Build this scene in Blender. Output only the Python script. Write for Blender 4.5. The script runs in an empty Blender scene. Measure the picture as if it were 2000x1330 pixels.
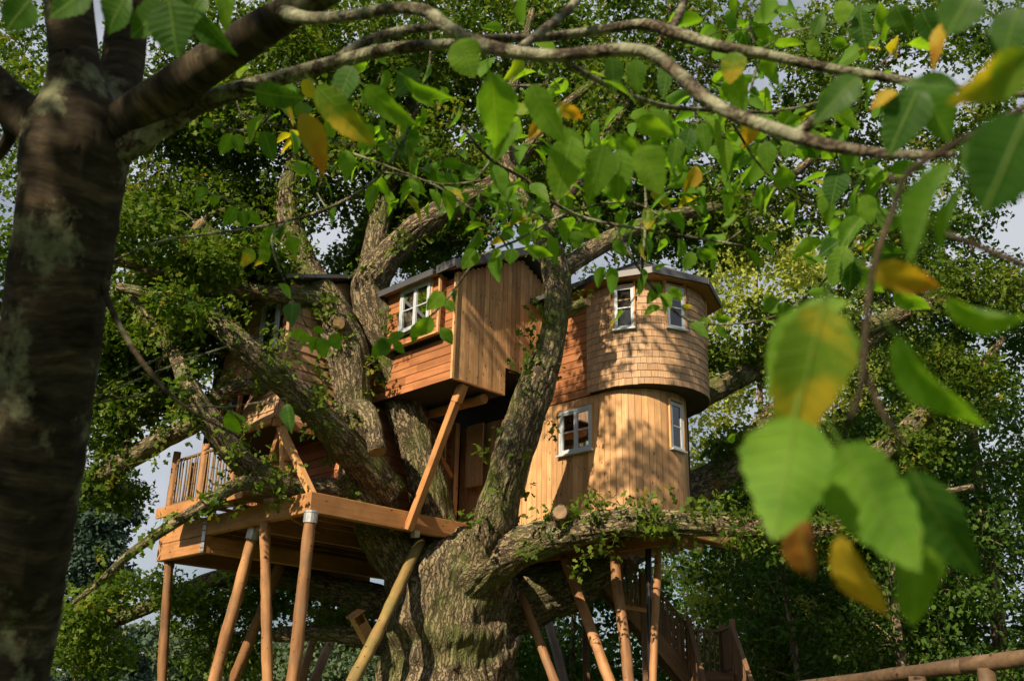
import bpy, math, random
import numpy as np
from mathutils import Vector, Matrix, noise as mnoise

random.seed(7); rng = np.random.default_rng(7)
scene = bpy.context.scene
COL = scene.collection

# ------------------------------------------------------------------ camera, sky, sun, exposure
PITCH, ROLL, FPX = math.radians(21), math.radians(1.3), 2000.0
CAM = Vector((0, 0, 1.5))
FW = Vector((0, math.cos(PITCH), math.sin(PITCH)))
_r0 = Vector((1, 0, 0)); _u0 = _r0.cross(FW)
RIGHT = _r0 * math.cos(ROLL) + _u0 * math.sin(ROLL)
UP = _u0 * math.cos(ROLL) - _r0 * math.sin(ROLL)
cd = bpy.data.cameras.new('camera'); co = bpy.data.objects.new('camera', cd); COL.objects.link(co)
cd.sensor_width = 36; cd.lens = 36; cd.clip_start = 0.05; cd.clip_end = 3000
co.matrix_world = Matrix(((RIGHT.x, UP.x, -FW.x, CAM.x), (RIGHT.y, UP.y, -FW.y, CAM.y), (RIGHT.z, UP.z, -FW.z, CAM.z), (0, 0, 0, 1)))
cd.dof.use_dof = True; cd.dof.focus_distance = 19.5; cd.dof.aperture_fstop = 6.8
scene.camera = co

SUN_AZ, SUN_EL = math.radians(33), math.radians(34)     # azimuth: how far left of straight behind the camera
TO_SUN = Vector((-math.sin(SUN_AZ) * math.cos(SUN_EL), -math.cos(SUN_AZ) * math.cos(SUN_EL), math.sin(SUN_EL)))
world = bpy.data.worlds.new('World'); scene.world = world; world.use_nodes = True
wn, wl = world.node_tree.nodes, world.node_tree.links
bg = wn['Background']
sky = wn.new('ShaderNodeTexSky'); sky.sky_type = 'NISHITA'; sky.sun_disc = False
sky.sun_elevation = SUN_EL; sky.sun_rotation = math.atan2(TO_SUN.x, TO_SUN.y)
sky.dust_density = 2.0
tc = wn.new('ShaderNodeTexCoord'); cn = wn.new('ShaderNodeTexNoise')
cn.inputs['Scale'].default_value = 2.2; cn.inputs['Detail'].default_value = 7; cn.inputs['Roughness'].default_value = .55
cr = wn.new('ShaderNodeValToRGB'); cr.color_ramp.elements[0].position = .36; cr.color_ramp.elements[1].position = .56
cm = wn.new('ShaderNodeMix'); cm.data_type = 'RGBA'
cm.inputs['B'].default_value = (7.8, 8.2, 8.9, 1)
wl.new(tc.outputs['Generated'], cn.inputs['Vector']); wl.new(cn.outputs['Fac'], cr.inputs['Fac'])
wl.new(cr.outputs['Color'], cm.inputs['Factor']); wl.new(sky.outputs['Color'], cm.inputs['A'])
wl.new(cm.outputs['Result'], bg.inputs['Color'])
bg.inputs['Strength'].default_value = 0.05
sd = bpy.data.lights.new('sun', 'SUN'); so = bpy.data.objects.new('sun', sd); COL.objects.link(so)
sd.energy = 5.0; sd.angle = math.radians(.53); sd.color = (1.0, .81, .57)
so.rotation_euler = TO_SUN.to_track_quat('Z', 'Y').to_euler()
vs = scene.view_settings
vs.view_transform = 'Standard'; vs.look = 'None'; vs.gamma = 1.0; vs.exposure = 0.66; vs.use_curve_mapping = False
scene.cycles.max_bounces = 5; scene.cycles.transparent_max_bounces = 8; scene.cycles.transmission_bounces = 4
scene.cycles.adaptive_threshold = .03; scene.cycles.diffuse_bounces = 2; scene.cycles.caustics_reflective = False; scene.cycles.caustics_refractive = False

# ------------------------------------------------------------------ geometry helpers
def ray(px, py): return FW + RIGHT * ((px - 1000) / FPX) - UP * ((py - 665) / FPX)
def at(px, py, Y):                      # point of the place seen at a pixel, Y metres ahead over the ground
    d = ray(px, py); return CAM + d * (Y / d.y)
def atz(px, py, z):
    d = ray(px, py); return CAM + d * ((z - CAM.z) / d.z)
def atd(px, py, d): return CAM + ray(px, py) * d     # d: depth along the view axis
def depth(p): return (p - CAM).dot(FW)

def link(o, parent=None):
    COL.objects.link(o)
    if parent is not None: o.parent = parent
    return o
def empty(name, loc, rz=0.0):
    o = bpy.data.objects.new(name, None); o.location = loc; o.rotation_euler = (0, 0, rz); o.empty_display_size = .2
    return link(o)
def tag(o, label=None, cat=None, group=None, kind=None):
    if label: o['label'] = label
    if cat: o['category'] = cat
    if group: o['group'] = group
    if kind: o['kind'] = kind
    return o
def mesh_obj(name, verts, faces, mat, parent=None, smooth=False, off=None):
    me = bpy.data.meshes.new(name)
    if off is not None: verts = [(v[0]-off[0], v[1]-off[1], v[2]-off[2]) for v in verts]
    me.from_pydata([tuple(v) for v in verts], [], faces)
    if mat: me.materials.append(mat)
    if smooth: me.polygons.foreach_set('use_smooth', [True] * len(me.polygons))
    me.update()
    return link(bpy.data.objects.new(name, me), parent)

_cache = {}
BOXF = [(0,3,2,1),(4,5,6,7),(0,1,5,4),(1,2,6,5),(2,3,7,6),(3,0,4,7)]
def box_mesh(L, w, h, mat, ch=0.0):
    k = (round(L,3), round(w,3), round(h,3), mat.name, round(ch,3))
    if k not in _cache:
        x, y, z = L/2, w/2, h/2
        me = bpy.data.meshes.new('box')
        if ch <= 0:
            me.from_pydata([(-x,-y,-z),(x,-y,-z),(x,y,-z),(-x,y,-z),(-x,-y,z),(x,-y,z),(x,y,z),(-x,y,z)], [], BOXF)
        else:                                   # long edges chamfered
            ring = [(-y+ch,-z),(y-ch,-z),(y,-z+ch),(y,z-ch),(y-ch,z),(-y+ch,z),(-y,z-ch),(-y,-z+ch)]
            v = [(-x,a,b) for a,b in ring] + [(x,a,b) for a,b in ring]
            f = [tuple(reversed(range(8))), tuple(range(8,16))] + [(i,(i+1)%8,8+(i+1)%8,8+i) for i in range(8)]
            me.from_pydata(v, [], f)
        me.materials.append(mat); me.update(); _cache[k] = me
    return _cache[k]
def bar(name, parent, mat, p, q, w, h, up=(0,0,1), ch=0.0):
    p, q = Vector(p), Vector(q); d = q - p; L = d.length; ex = d.normalized()
    ez = Vector(up); ez = (ez - ex * ez.dot(ex))
    if ez.length < 1e-4: ez = Vector((1,0,0)) - ex * ex.x
    ez.normalize(); ey = ez.cross(ex)
    o = bpy.data.objects.new(name, box_mesh(L, w, h, mat, ch))
    o.matrix_local = Matrix.Translation((p+q)/2) @ Matrix((ex, ey, ez)).transposed().to_4x4()
    return link(o, parent)

def catmull(pts, step):                 # pts: list of (Vector, radius) -> resampled
    P = [p for p, _ in pts]; R = [r for _, r in pts]; out = []
    P = [P[0]*2-P[1]] + P + [P[-1]*2-P[-2]]; R = [R[0]] + R + [R[-1]]
    for i in range(1, len(P)-2):
        n = max(2, int((P[i+1]-P[i]).length/step))
        for k in range(n):
            t = k/n; t2, t3 = t*t, t*t*t
            def f(a,b,c,d): return .5*((2*b)+(c-a)*t+(2*a-5*b+4*c-d)*t2+(3*b-a-3*c+d)*t3)
            out.append((Vector([f(P[i-1][j],P[i][j],P[i+1][j],P[i+2][j]) for j in range(3)]), max(.002, R[i]+(R[i+1]-R[i])*t)))
    out.append((P[-2], R[-2])); return out
def tube_data(path, sides, amp=0.0, freq=1.0, long=.35, V=None, Fc=None, cap=True, lump=0.0, seed=0.0, U=None):
    V = [] if V is None else V; Fc = [] if Fc is None else Fc
    n = len(path); base = len(V); ref = None; run = seed*3.0
    for i, (p, r) in enumerate(path):
        t = (path[min(i+1,n-1)][0] - path[max(i-1,0)][0]).normalized()
        if ref is None:
            ref = t.orthogonal().normalized()
        if i: run += (p-path[i-1][0]).length
        ref = (ref - t*ref.dot(t)).normalized(); bi = t.cross(ref)
        for s in range(sides):
            a = 2*math.pi*s/sides; d = ref*math.cos(a) + bi*math.sin(a); rr = r
            if amp or lump:
                q = Vector((math.cos(a)*freq, math.sin(a)*freq, 0))
                if lump: rr *= 1 + lump*(mnoise.noise((p + d*r)*.9 + Vector((seed,0,0))) + .6*mnoise.noise((p + d*r)*2.3))
                if amp:
                    k = mnoise.noise(Vector((q.x*1.7, q.y*1.7, i*long + seed)))
                    k2 = mnoise.noise(Vector((q.x*4.1+9, q.y*4.1, i*long*1.8 + seed)))
                    rr *= 1 + amp*(min(abs(k)*3.2, 1) - .75 + .5*k2)
            V.append(p + d*rr)
            if U is not None: U.append((math.cos(a)*r, math.sin(a)*r, run))
    for i in range(n-1):
        for s in range(sides):
            a = base+i*sides+s; b = base+i*sides+(s+1)%sides
            Fc.append((a, b, b+sides, a+sides))
    if cap:
        Fc.append(tuple(base+s for s in reversed(range(sides)))); Fc.append(tuple(base+(n-1)*sides+s for s in range(sides)))
    return V, Fc
def tube(name, pts, mat, parent, off, sides=10, step=.15, **k):
    path = catmull(pts, step); U = []; V, Fc = tube_data(path, sides, U=U, **k)
    o = mesh_obj(name, V, Fc, mat, parent, True, off); set_run(o, U); return o, path
def set_run(o, U):                       # bark coordinates: around the stem and along it
    a = o.data.attributes.new('run', 'FLOAT_VECTOR', 'POINT'); a.data.foreach_set('vector', np.array(U, dtype=np.float32).ravel())

# ------------------------------------------------------------------ material helpers
def new_mat(name):
    m = bpy.data.materials.new(name); m.use_nodes = True; nt = m.node_tree
    b = nt.nodes['Principled BSDF']; return m, nt, nt.nodes, nt.links, b
def ramp(n, stops):
    r = n.new('ShaderNodeValToRGB'); e = r.color_ramp.elements
    while len(e) < len(stops): e.new(.5)
    for i, (p, c) in enumerate(stops): e[i].position = p; e[i].color = (*c, 1) if len(c) == 3 else c
    return r
def nz(n, l, vec, scale, detail=4, rough=.55):
    t = n.new('ShaderNodeTexNoise'); t.inputs['Scale'].default_value = scale; t.inputs['Detail'].default_value = detail
    t.inputs['Roughness'].default_value = rough; l.new(vec, t.inputs['Vector']); return t
def mapping(n, l, vec, sc):
    mp = n.new('ShaderNodeMapping'); mp.inputs['Scale'].default_value = sc; l.new(vec, mp.inputs['Vector']); return mp.outputs['Vector']
def mixc(n, l, fac, a, b, mode='MIX'):
    m = n.new('ShaderNodeMix'); m.data_type = 'RGBA'; m.blend_type = mode
    if isinstance(fac, float): m.inputs['Factor'].default_value = fac
    else: l.new(fac, m.inputs['Factor'])
    for s, v in (('A', a), ('B', b)):
        if isinstance(v, tuple): m.inputs[s].default_value = (*v, 1)
        else: l.new(v, m.inputs[s])
    return m.outputs['Result']
def bump(n, l, h, b, strength, dist):
    bp = n.new('ShaderNodeBump'); bp.inputs['Strength'].default_value = strength; bp.inputs['Distance'].default_value = dist
    l.new(h, bp.inputs['Height']); l.new(bp.outputs['Normal'], b.inputs['Normal'])

def wood_mat(name, lo, hi, knots=True, rough=.6, grain=(1.3, 22, 22), vary=.28, weather=None):
    m, nt, n, l, b = new_mat(name)
    tcn = n.new('ShaderNodeTexCoord'); oi = n.new('ShaderNodeObjectInfo')
    mul = n.new('ShaderNodeVectorMath'); mul.operation = 'SCALE'; mul.inputs[0].default_value = (17, 31, 23); l.new(oi.outputs['Random'], mul.inputs['Scale'])
    add = n.new('ShaderNodeVectorMath'); l.new(tcn.outputs['Object'], add.inputs[0]); l.new(mul.outputs[0], add.inputs[1])
    v = add.outputs[0]
    g = nz(n, l, mapping(n, l, v, grain), 1.0, 6, .6); big = nz(n, l, v, 1.6, 3)
    r = ramp(n, [(.28, lo), (.72, hi)]); l.new(g.outputs['Fac'], r.inputs['Fac'])
    c = r.outputs['Color']
    rb = ramp(n, [(.3, (.78,.74,.70)), (.7, (1.12,1.1,1.08))]); l.new(big.outputs['Fac'], rb.inputs['Fac'])
    c = mixc(n, l, 1.0, c, rb.outputs['Color'], 'MULTIPLY')
    # each piece its own tone
    mr = n.new('ShaderNodeMapRange'); mr.inputs['To Min'].default_value = 1-vary; mr.inputs['To Max'].default_value = 1+vary; l.new(oi.outputs['Random'], mr.inputs['Value'])
    sc = n.new('ShaderNodeVectorMath'); sc.operation = 'SCALE'; l.new(c, sc.inputs[0]); l.new(mr.outputs[0], sc.inputs['Scale']); c = sc.outputs[0]
    if weather:
        wt = nz(n, l, v, 3.0, 5); rw = ramp(n, [(.5, (0,0,0)), (.72, (1,1,1))]); l.new(wt.outputs['Fac'], rw.inputs['Fac'])
        ws = n.new('ShaderNodeMath'); ws.operation = 'MULTIPLY'; ws.inputs[1].default_value = .6; l.new(rw.outputs['Color'], ws.inputs[0])
        c = mixc(n, l, ws.outputs[0], c, weather)
    if knots:
        vo = n.new('ShaderNodeTexVoronoi'); vo.inputs['Scale'].default_value = 1.0; l.new(mapping(n, l, v, (3.6, 9, 9)), vo.inputs['Vector'])
        rk = ramp(n, [(.07, (1,1,1)), (.15, (0,0,0))]); l.new(vo.outputs['Distance'], rk.inputs['Fac'])
        c = mixc(n, l, rk.outputs['Color'], c, (lo[0]*.22, lo[1]*.17, lo[2]*.14))
    l.new(c, b.inputs['Base Color']); b.inputs['Roughness'].default_value = rough; b.inputs['Specular IOR Level'].default_value = .25
    bump(n, l, g.outputs['Fac'], b, .35, .01)
    return m

M = {}
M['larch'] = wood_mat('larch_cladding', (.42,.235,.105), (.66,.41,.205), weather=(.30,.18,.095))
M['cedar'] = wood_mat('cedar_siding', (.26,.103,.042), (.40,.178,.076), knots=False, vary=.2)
M['shingle'] = wood_mat('cedar_shingle', (.31,.19,.105), (.51,.345,.205), knots=False, grain=(3, 40, 40), vary=.22)
M['shingle_dark'] = wood_mat('weathered_shingle', (.30,.175,.10), (.44,.275,.165), knots=False, grain=(3, 40, 40), vary=.25)
M['beam'] = wood_mat('beam_timber', (.31,.145,.055), (.47,.245,.10), vary=.2, weather=(.24,.12,.055))
M['pale'] = wood_mat('fresh_timber', (.48,.25,.10), (.64,.38,.17), vary=.15)
M['joist'] = wood_mat('joist_timber', (.22,.10,.04), (.34,.165,.07), vary=.2)
M['log'] = wood_mat('log_post', (.20,.095,.042), (.42,.235,.11), grain=(9,9,1.2), vary=.3, weather=(.17,.115,.07))
M['mossy_log'] = wood_mat('mossy_log', (.17,.12,.045), (.30,.215,.08), grain=(9,9,1.2), vary=.1, weather=(.13,.135,.05))
M['rail'] = wood_mat('weathered_rail', (.15,.10,.055), (.28,.19,.10), vary=.25)
M['stair'] = wood_mat('stair_timber', (.13,.075,.04), (.24,.14,.08), vary=.25)
M['cut'] = wood_mat('cut_wood', (.14,.09,.045), (.30,.20,.10), knots=False, grain=(12,12,12), vary=.1)

def plain(name, col, rough=.6, metal=0.0, nscale=8, var=.15, bmp=.1):
    m, nt, n, l, b = new_mat(name); tcn = n.new('ShaderNodeTexCoord')
    t = nz(n, l, tcn.outputs['Object'], nscale, 5)
    r = ramp(n, [(.3, tuple(c*(1-var) for c in col)), (.7, tuple(min(1,c*(1+var)) for c in col))]); l.new(t.outputs['Fac'], r.inputs['Fac'])
    l.new(r.outputs['Color'], b.inputs['Base Color']); b.inputs['Roughness'].default_value = rough; b.inputs['Metallic'].default_value = metal
    bump(n, l, t.outputs['Fac'], b, bmp, .01); return m
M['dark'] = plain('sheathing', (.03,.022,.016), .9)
M['lead'] = plain('grey_roof_sheet', (.062,.066,.075), .45, 0.0, 3, .2)
M['white'] = plain('painted_window_wood', (.43,.48,.53), .5, 0, 12, .06, .05)
M['steel'] = plain('galvanised_steel', (.42,.44,.45), .42, .6, 20, .2)
M['pipe'] = plain('black_pipe', (.018,.019,.022), .3, 0, 5, .1)
M['blind'] = plain('cream_blind', (.42,.35,.22), .8, 0, 6, .1)
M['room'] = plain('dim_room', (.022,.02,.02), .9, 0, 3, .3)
M['fibre'] = plain('moss_fluff', (.12,.14,.045), .95, 0, 40, .4, .6)

def glass_mat():
    m, nt, n, l, b = new_mat('window_glass')
    g = n.new('ShaderNodeBsdfGlossy'); g.inputs['Roughness'].default_value = .03; g.inputs['Color'].default_value = (.95,.97,1,1)
    t = n.new('ShaderNodeBsdfTransparent'); t.inputs['Color'].default_value = (.85,.9,.9,1)
    fr = n.new('ShaderNodeFresnel'); fr.inputs['IOR'].default_value = 1.7
    mx = n.new('ShaderNodeMixShader'); l.new(fr.outputs[0], mx.inputs[0]); l.new(t.outputs[0], mx.inputs[1]); l.new(g.outputs[0], mx.inputs[2])
    tcn = n.new('ShaderNodeTexCoord'); w = nz(n, l, tcn.outputs['Object'], 2.2, 1)
    bp = n.new('ShaderNodeBump'); bp.inputs['Strength'].default_value = .25; bp.inputs['Distance'].default_value = .02
    l.new(w.outputs['Fac'], bp.inputs['Height']); l.new(bp.outputs['Normal'], g.inputs['Normal'])
    l.new(mx.outputs[0], n['Material Output'].inputs['Surface']); return m
M['glass'] = glass_mat()

def bark_mat(name, lo, hi, lichen, lich_amt, scale=5.0, moss=None, stretch=.2, bstr=1.0, bdist=.05, bands=False, patch=2.3):
    m, nt, n, l, b = new_mat(name); tcn = n.new('ShaderNodeTexCoord'); v = tcn.outputs['Object']
    ra_ = n.new('ShaderNodeAttribute'); ra_.attribute_name = 'run'; u = ra_.outputs['Vector']
    wv = nz(n, l, u, 2.5, 4); wm = mixc(n, l, .10, u, wv.outputs['Color'])
    vv = mapping(n, l, wm, (1, 1, stretch))
    n1 = nz(n, l, vv, scale, 8, .62)
    vo = n.new('ShaderNodeTexVoronoi'); vo.feature = 'DISTANCE_TO_EDGE'; vo.inputs['Scale'].default_value = scale*1.5
    l.new(mapping(n, l, mixc(n, l, .16, u, nz(n, l, u, 9, 5).outputs['Color']), (1,1,stretch*1.2)), vo.inputs['Vector'])
    fis = ramp(n, [(.0, (0,0,0)), (.22, (1,1,1))]); l.new(vo.outputs['Distance'], fis.inputs['Fac'])
    h = mixc(n, l, .0 if bands else .42, n1.outputs['Fac'], fis.outputs['Color'])
    rc = ramp(n, [(.33, lo), (.50, tuple(.6*a_+.4*b_ for a_, b_ in zip(lo, hi))), (.70, hi)]); l.new(h, rc.inputs['Fac']); c = rc.outputs['Color']
    if bands:
        wa = nz(n, l, mapping(n, l, wm, (3,3,26)), 1.3, 8, .7)
        rb = ramp(n, [(.32, (.35,.32,.3)), (.5, (1,1,1)), (.68, (2.8,2.5,2.1))]); l.new(wa.outputs['Fac'], rb.inputs['Fac'])
        c = mixc(n, l, .85, c, rb.outputs['Color'], 'MULTIPLY'); h = mixc(n, l, .5, h, wa.outputs['Fac'])
    n2 = nz(n, l, v, patch, 9, .68); a = .66-lich_amt*.25
    rl = ramp(n, [(a, (0,0,0)), (a+.08, (1,1,1))]); l.new(n2.outputs['Fac'], rl.inputs['Fac'])
    lc = nz(n, l, v, 45, 4); rlc = ramp(n, [(.3, tuple(x*.45 for x in lichen)), (.7, lichen)]); l.new(lc.outputs['Fac'], rlc.inputs['Fac'])
    lf = n.new('ShaderNodeMath'); lf.operation = 'MULTIPLY'; lf.inputs[1].default_value = .8; l.new(rl.outputs['Color'], lf.inputs[0])
    c = mixc(n, l, lf.outputs[0], c, rlc.outputs['Color'])
    if moss:
        n3 = nz(n, l, v, 1.1, 6); rm = ramp(n, [(.47, (0,0,0)), (.62, (1,1,1))]); l.new(n3.outputs['Fac'], rm.inputs['Fac'])
        ms = n.new('ShaderNodeMath'); ms.operation = 'MULTIPLY'; ms.inputs[1].default_value = .7; l.new(rm.outputs['Color'], ms.inputs[0])
        c = mixc(n, l, ms.outputs[0], c, moss)
    l.new(c, b.inputs['Base Color']); b.inputs['Roughness'].default_value = .9; b.inputs['Specular IOR Level'].default_value = .15
    bump(n, l, h, b, bstr, bdist); return m
M['oak_bark'] = bark_mat('oak_bark', (.058,.046,.03), (.25,.20,.125), (.25,.285,.16), .38, scale=12, moss=(.10,.125,.032), stretch=.13, bdist=.06)
M['cherry_bark'] = bark_mat('cherry_bark', (.014,.0115,.008), (.066,.053,.036), (.22,.24,.145), .48, scale=14, stretch=2.4, bdist=.006, bands=True, patch=7)
M['twig_bark'] = bark_mat('lichen_twig_bark', (.03,.025,.018), (.11,.09,.064), (.34,.36,.25), .74, scale=30, stretch=1.0, bdist=.004, patch=16)
M['wood_bark'] = bark_mat('woodland_bark', (.07,.05,.035), (.30,.23,.16), (.22,.22,.16), .3, scale=5)

def leaf_mat(name, lo, hi, trans=(1.25,1.35,.5), tfac=.42, attr=True, veins=False, rough=.5, autumn=None, aut_lo=.7, aut_hi=1.0):
    m, nt, n, l, b = new_mat(name)
    tcn = n.new('ShaderNodeTexCoord')
    if attr:
        at_ = n.new('ShaderNodeAttribute'); at_.attribute_name = 'tint'; f = at_.outputs['Fac']
    else:
        oi = n.new('ShaderNodeObjectInfo'); f = oi.outputs['Random']
    stops = [(0.0, lo), (.85, hi)]
    r = ramp(n, stops + ([(.97, autumn)] if autumn and attr else [])); l.new(f, r.inputs['Fac']); c = r.outputs['Color']
    if veins:
        v = tcn.outputs['Object']; sx = n.new('ShaderNodeSeparateXYZ'); l.new(v, sx.inputs[0])
        ab = n.new('ShaderNodeMath'); ab.operation = 'ABSOLUTE'; l.new(sx.outputs['X'], ab.inputs[0])
        # side veins run forward from the midrib
        k1 = n.new('ShaderNodeMath'); k1.operation = 'MULTIPLY_ADD'; k1.inputs[1].default_value = -.62; l.new(ab.outputs[0], k1.inputs[0]); l.new(sx.outputs['Y'], k1.inputs[2])
        k2 = n.new('ShaderNodeMath'); k2.operation = 'MULTIPLY'; k2.inputs[1].default_value = 52.0
        vd = nz(n, l, v, 2.2, 2); vda = n.new('ShaderNodeMath'); vda.operation = 'MULTIPLY_ADD'; vda.inputs[1].default_value = .16; l.new(vd.outputs['Fac'], vda.inputs[0]); l.new(k1.outputs[0], vda.inputs[2]); l.new(vda.outputs[0], k2.inputs[0])
        k3 = n.new('ShaderNodeMath'); k3.operation = 'SINE'; l.new(k2.outputs[0], k3.inputs[0])
        rv = ramp(n, [(.80, (0,0,0)), (.99, (1,1,1))]); l.new(k3.outputs[0], rv.inputs['Fac'])
        rmid = ramp(n, [(.004, (1,1,1)), (.014, (0,0,0))]); l.new(ab.outputs[0], rmid.inputs['Fac'])
        mx = n.new('ShaderNodeMath'); mx.operation = 'MAXIMUM'; l.new(rmid.outputs['Color'], mx.inputs[0])
        ms = n.new('ShaderNodeMath'); ms.operation = 'MULTIPLY'; ms.inputs[1].default_value = .32; l.new(rv.outputs['Color'], ms.inputs[0]); l.new(ms.outputs[0], mx.inputs[1])
        if autumn:
            oi2 = n.new('ShaderNodeObjectInfo'); sh = n.new('ShaderNodeVectorMath'); sh.operation = 'SCALE'; sh.inputs[0].default_value = (9,7,5); l.new(oi2.outputs['Random'], sh.inputs['Scale'])
            ad = n.new('ShaderNodeVectorMath'); l.new(v, ad.inputs[0]); l.new(sh.outputs[0], ad.inputs[1])
            na = nz(n, l, ad.outputs[0], 2.6, 4); ad2 = n.new('ShaderNodeMath'); ad2.operation = 'MULTIPLY_ADD'; ad2.inputs[1].default_value = .35; l.new(sx.outputs['Y'], ad2.inputs[0]); l.new(na.outputs['Fac'], ad2.inputs[2])
            ra = ramp(n, [(aut_lo, (0,0,0)), (aut_hi, (1,1,1))]); l.new(ad2.outputs[0], ra.inputs['Fac'])
            c = mixc(n, l, ra.outputs['Color'], c, autumn)
            sp = nz(n, l, ad.outputs[0], 9, 2); rs = ramp(n, [(.70, (0,0,0)), (.75, (1,1,1))]); l.new(sp.outputs['Fac'], rs.inputs['Fac'])
            c = mixc(n, l, rs.outputs['Color'], c, (.10,.05,.012))
        mfac = n.new('ShaderNodeMath'); mfac.operation = 'MULTIPLY'; mfac.inputs[1].default_value = .5; l.new(mx.outputs[0], mfac.inputs[0])
        if not autumn:
            oi3 = n.new('ShaderNodeObjectInfo'); sh3 = n.new('ShaderNodeVectorMath'); sh3.operation = 'SCALE'; sh3.inputs[0].default_value = (9,7,5); l.new(oi3.outputs['Random'], sh3.inputs['Scale'])
            ad3 = n.new('ShaderNodeVectorMath'); l.new(v, ad3.inputs[0]); l.new(sh3.outputs[0], ad3.inputs[1])
            bl = nz(n, l, ad3.outputs[0], 3.2, 4); rbl = ramp(n, [(.35, (.72,.78,.7)), (.7, (1.25,1.15,1.0))]); l.new(bl.outputs['Fac'], rbl.inputs['Fac']); c = mixc(n, l, 1.0, c, rbl.outputs['Color'], 'MULTIPLY')
            sp3 = nz(n, l, ad3.outputs[0], 11, 3); rs3 = ramp(n, [(.72, (0,0,0)), (.75, (1,1,1))]); l.new(sp3.outputs['Fac'], rs3.inputs['Fac']); c = mixc(n, l, rs3.outputs['Color'], c, (.16,.09,.03))
        c = mixc(n, l, mfac.outputs[0], c, (.22,.33,.08))
        bump(n, l, mx.outputs[0], b, .4, .012)
    l.new(c, b.inputs['Base Color']); b.inputs['Roughness'].default_value = rough; b.inputs['Specular IOR Level'].default_value = .12 if attr else .2
    tr = n.new('ShaderNodeBsdfTranslucent'); tm = mixc(n, l, 1.0, c, tuple(min(2, x) for x in trans), 'MULTIPLY'); l.new(tm, tr.inputs['Color'])
    mx2 = n.new('ShaderNodeMixShader'); mx2.inputs[0].default_value = tfac
    l.new(b.outputs[0], mx2.inputs[1]); l.new(tr.outputs[0], mx2.inputs[2]); l.new(mx2.outputs[0], n['Material Output'].inputs['Surface'])
    return m
M['oak_leaf'] = leaf_mat('oak_leaf', (.022,.066,.009), (.13,.19,.022), trans=(1.5,1.7,.55), tfac=.38, autumn=(.26,.19,.04))
M['pale_leaf'] = leaf_mat('pale_leaf', (.22,.29,.045), (.42,.46,.11), trans=(1.4,1.4,.7), tfac=.4)
M['wood_leaf'] = leaf_mat('woodland_leaf', (.018,.052,.010), (.075,.14,.022), trans=(1.4,1.6,.5), tfac=.35)
M['far_leaf'] = leaf_mat('hazed_distant_leaf', (.055,.095,.05), (.115,.16,.075), trans=(1.2,1.3,.7), tfac=.3)  # blue haze of distance is mixed into this leaf colour
M['needle'] = leaf_mat('conifer_needle', (.03,.06,.045), (.06,.10,.07), trans=(1,1.1,.8), tfac=.2)
M['cherry_canopy'] = leaf_mat('cherry_canopy_leaf', (.055,.15,.018), (.145,.275,.028), trans=(2.4,2.3,.4), tfac=.54, autumn=(.36,.24,.03))
M['c_green'] = leaf_mat('cherry_leaf_green', (.065,.165,.018), (.145,.28,.028), trans=(2.5,2.4,.4), tfac=.55, attr=False, veins=True)
M['c_dark'] = leaf_mat('cherry_leaf_dark', (.03,.095,.015), (.055,.135,.022), trans=(1.7,1.8,.4), tfac=.42, attr=False, veins=True)
M['c_bright'] = leaf_mat('cherry_leaf_bright', (.10,.24,.028), (.145,.30,.04), trans=(1.9,1.8,.4), tfac=.45, attr=False, veins=True)
M['c_half'] = leaf_mat('cherry_leaf_turning', (.07,.16,.02), (.12,.22,.025), trans=(1.9,1.8,.4), tfac=.5, attr=False, veins=True, autumn=(.42,.33,.03), aut_lo=.58, aut_hi=.80)
M['c_yellow'] = leaf_mat('cherry_leaf_yellow', (.34,.28,.025), (.45,.33,.03), trans=(1.7,1.4,.4), tfac=.5, attr=False, veins=True, autumn=(.36,.15,.02), aut_lo=.66, aut_hi=.95)
M['c_brown'] = leaf_mat('cherry_leaf_brown', (.22,.10,.02), (.34,.15,.02), trans=(1.5,1.2,.4), tfac=.4, attr=False, veins=True, autumn=(.05,.02,.008), aut_lo=.55, aut_hi=.8)
m, nt, n, l, b = new_mat('meadow_ground')
tcn = n.new('ShaderNodeTexCoord'); t1 = nz(n, l, tcn.outputs['Object'], .5, 8); t2 = nz(n, l, tcn.outputs['Object'], 30, 4)
r1 = ramp(n, [(.3, (.045,.075,.02)), (.55, (.08,.11,.03)), (.75, (.11,.09,.045))]); l.new(t1.outputs['Fac'], r1.inputs['Fac'])
l.new(r1.outputs['Color'], b.inputs['Base Color']); b.inputs['Roughness'].default_value = .95; bump(n, l, t2.outputs['Fac'], b, .8, .05); M['ground'] = m

# ------------------------------------------------------------------ leaf masses and branch growth
def tmpl_oak():
    lv = [(.25,.24,.05),(.38,.10,-.02),(.62,.33,.06),(.79,.13,-.02)]; V = [(0,0,0)]; F = []
    for t, w, z in lv: V += [(-w,t,z),(w,t,z)]
    V.append((0,1,-.08)); F.append((0,2,1))
    for i in range(3): a = 1+2*i; F += [(a,a+1,a+3),(a,a+3,a+2)]
    F.append((7,8,9)); return np.array(V), np.array(F)
def tmpl_oval(w=.3):
    V = [(0,0,0),(-w,.35,.05),(0,.4,-.03),(w,.35,.05),(-w*.8,.7,.03),(w*.8,.7,.03),(0,1,-.08)]
    return np.array(V), np.array([(0,2,1),(0,3,2),(1,2,4),(2,3,5),(2,6,4),(2,5,6)])
def tmpl_rhomb(w=.32):
    V = [(0,0,0),(-w,.45,.06),(w,.45,.06),(0,1,-.06)]
    return np.array(V), np.array([(0,2,1),(1,2,3)])
T_OAK, T_OVAL, T_RHOMB = tmpl_oak(), tmpl_oval(), tmpl_rhomb()

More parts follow.
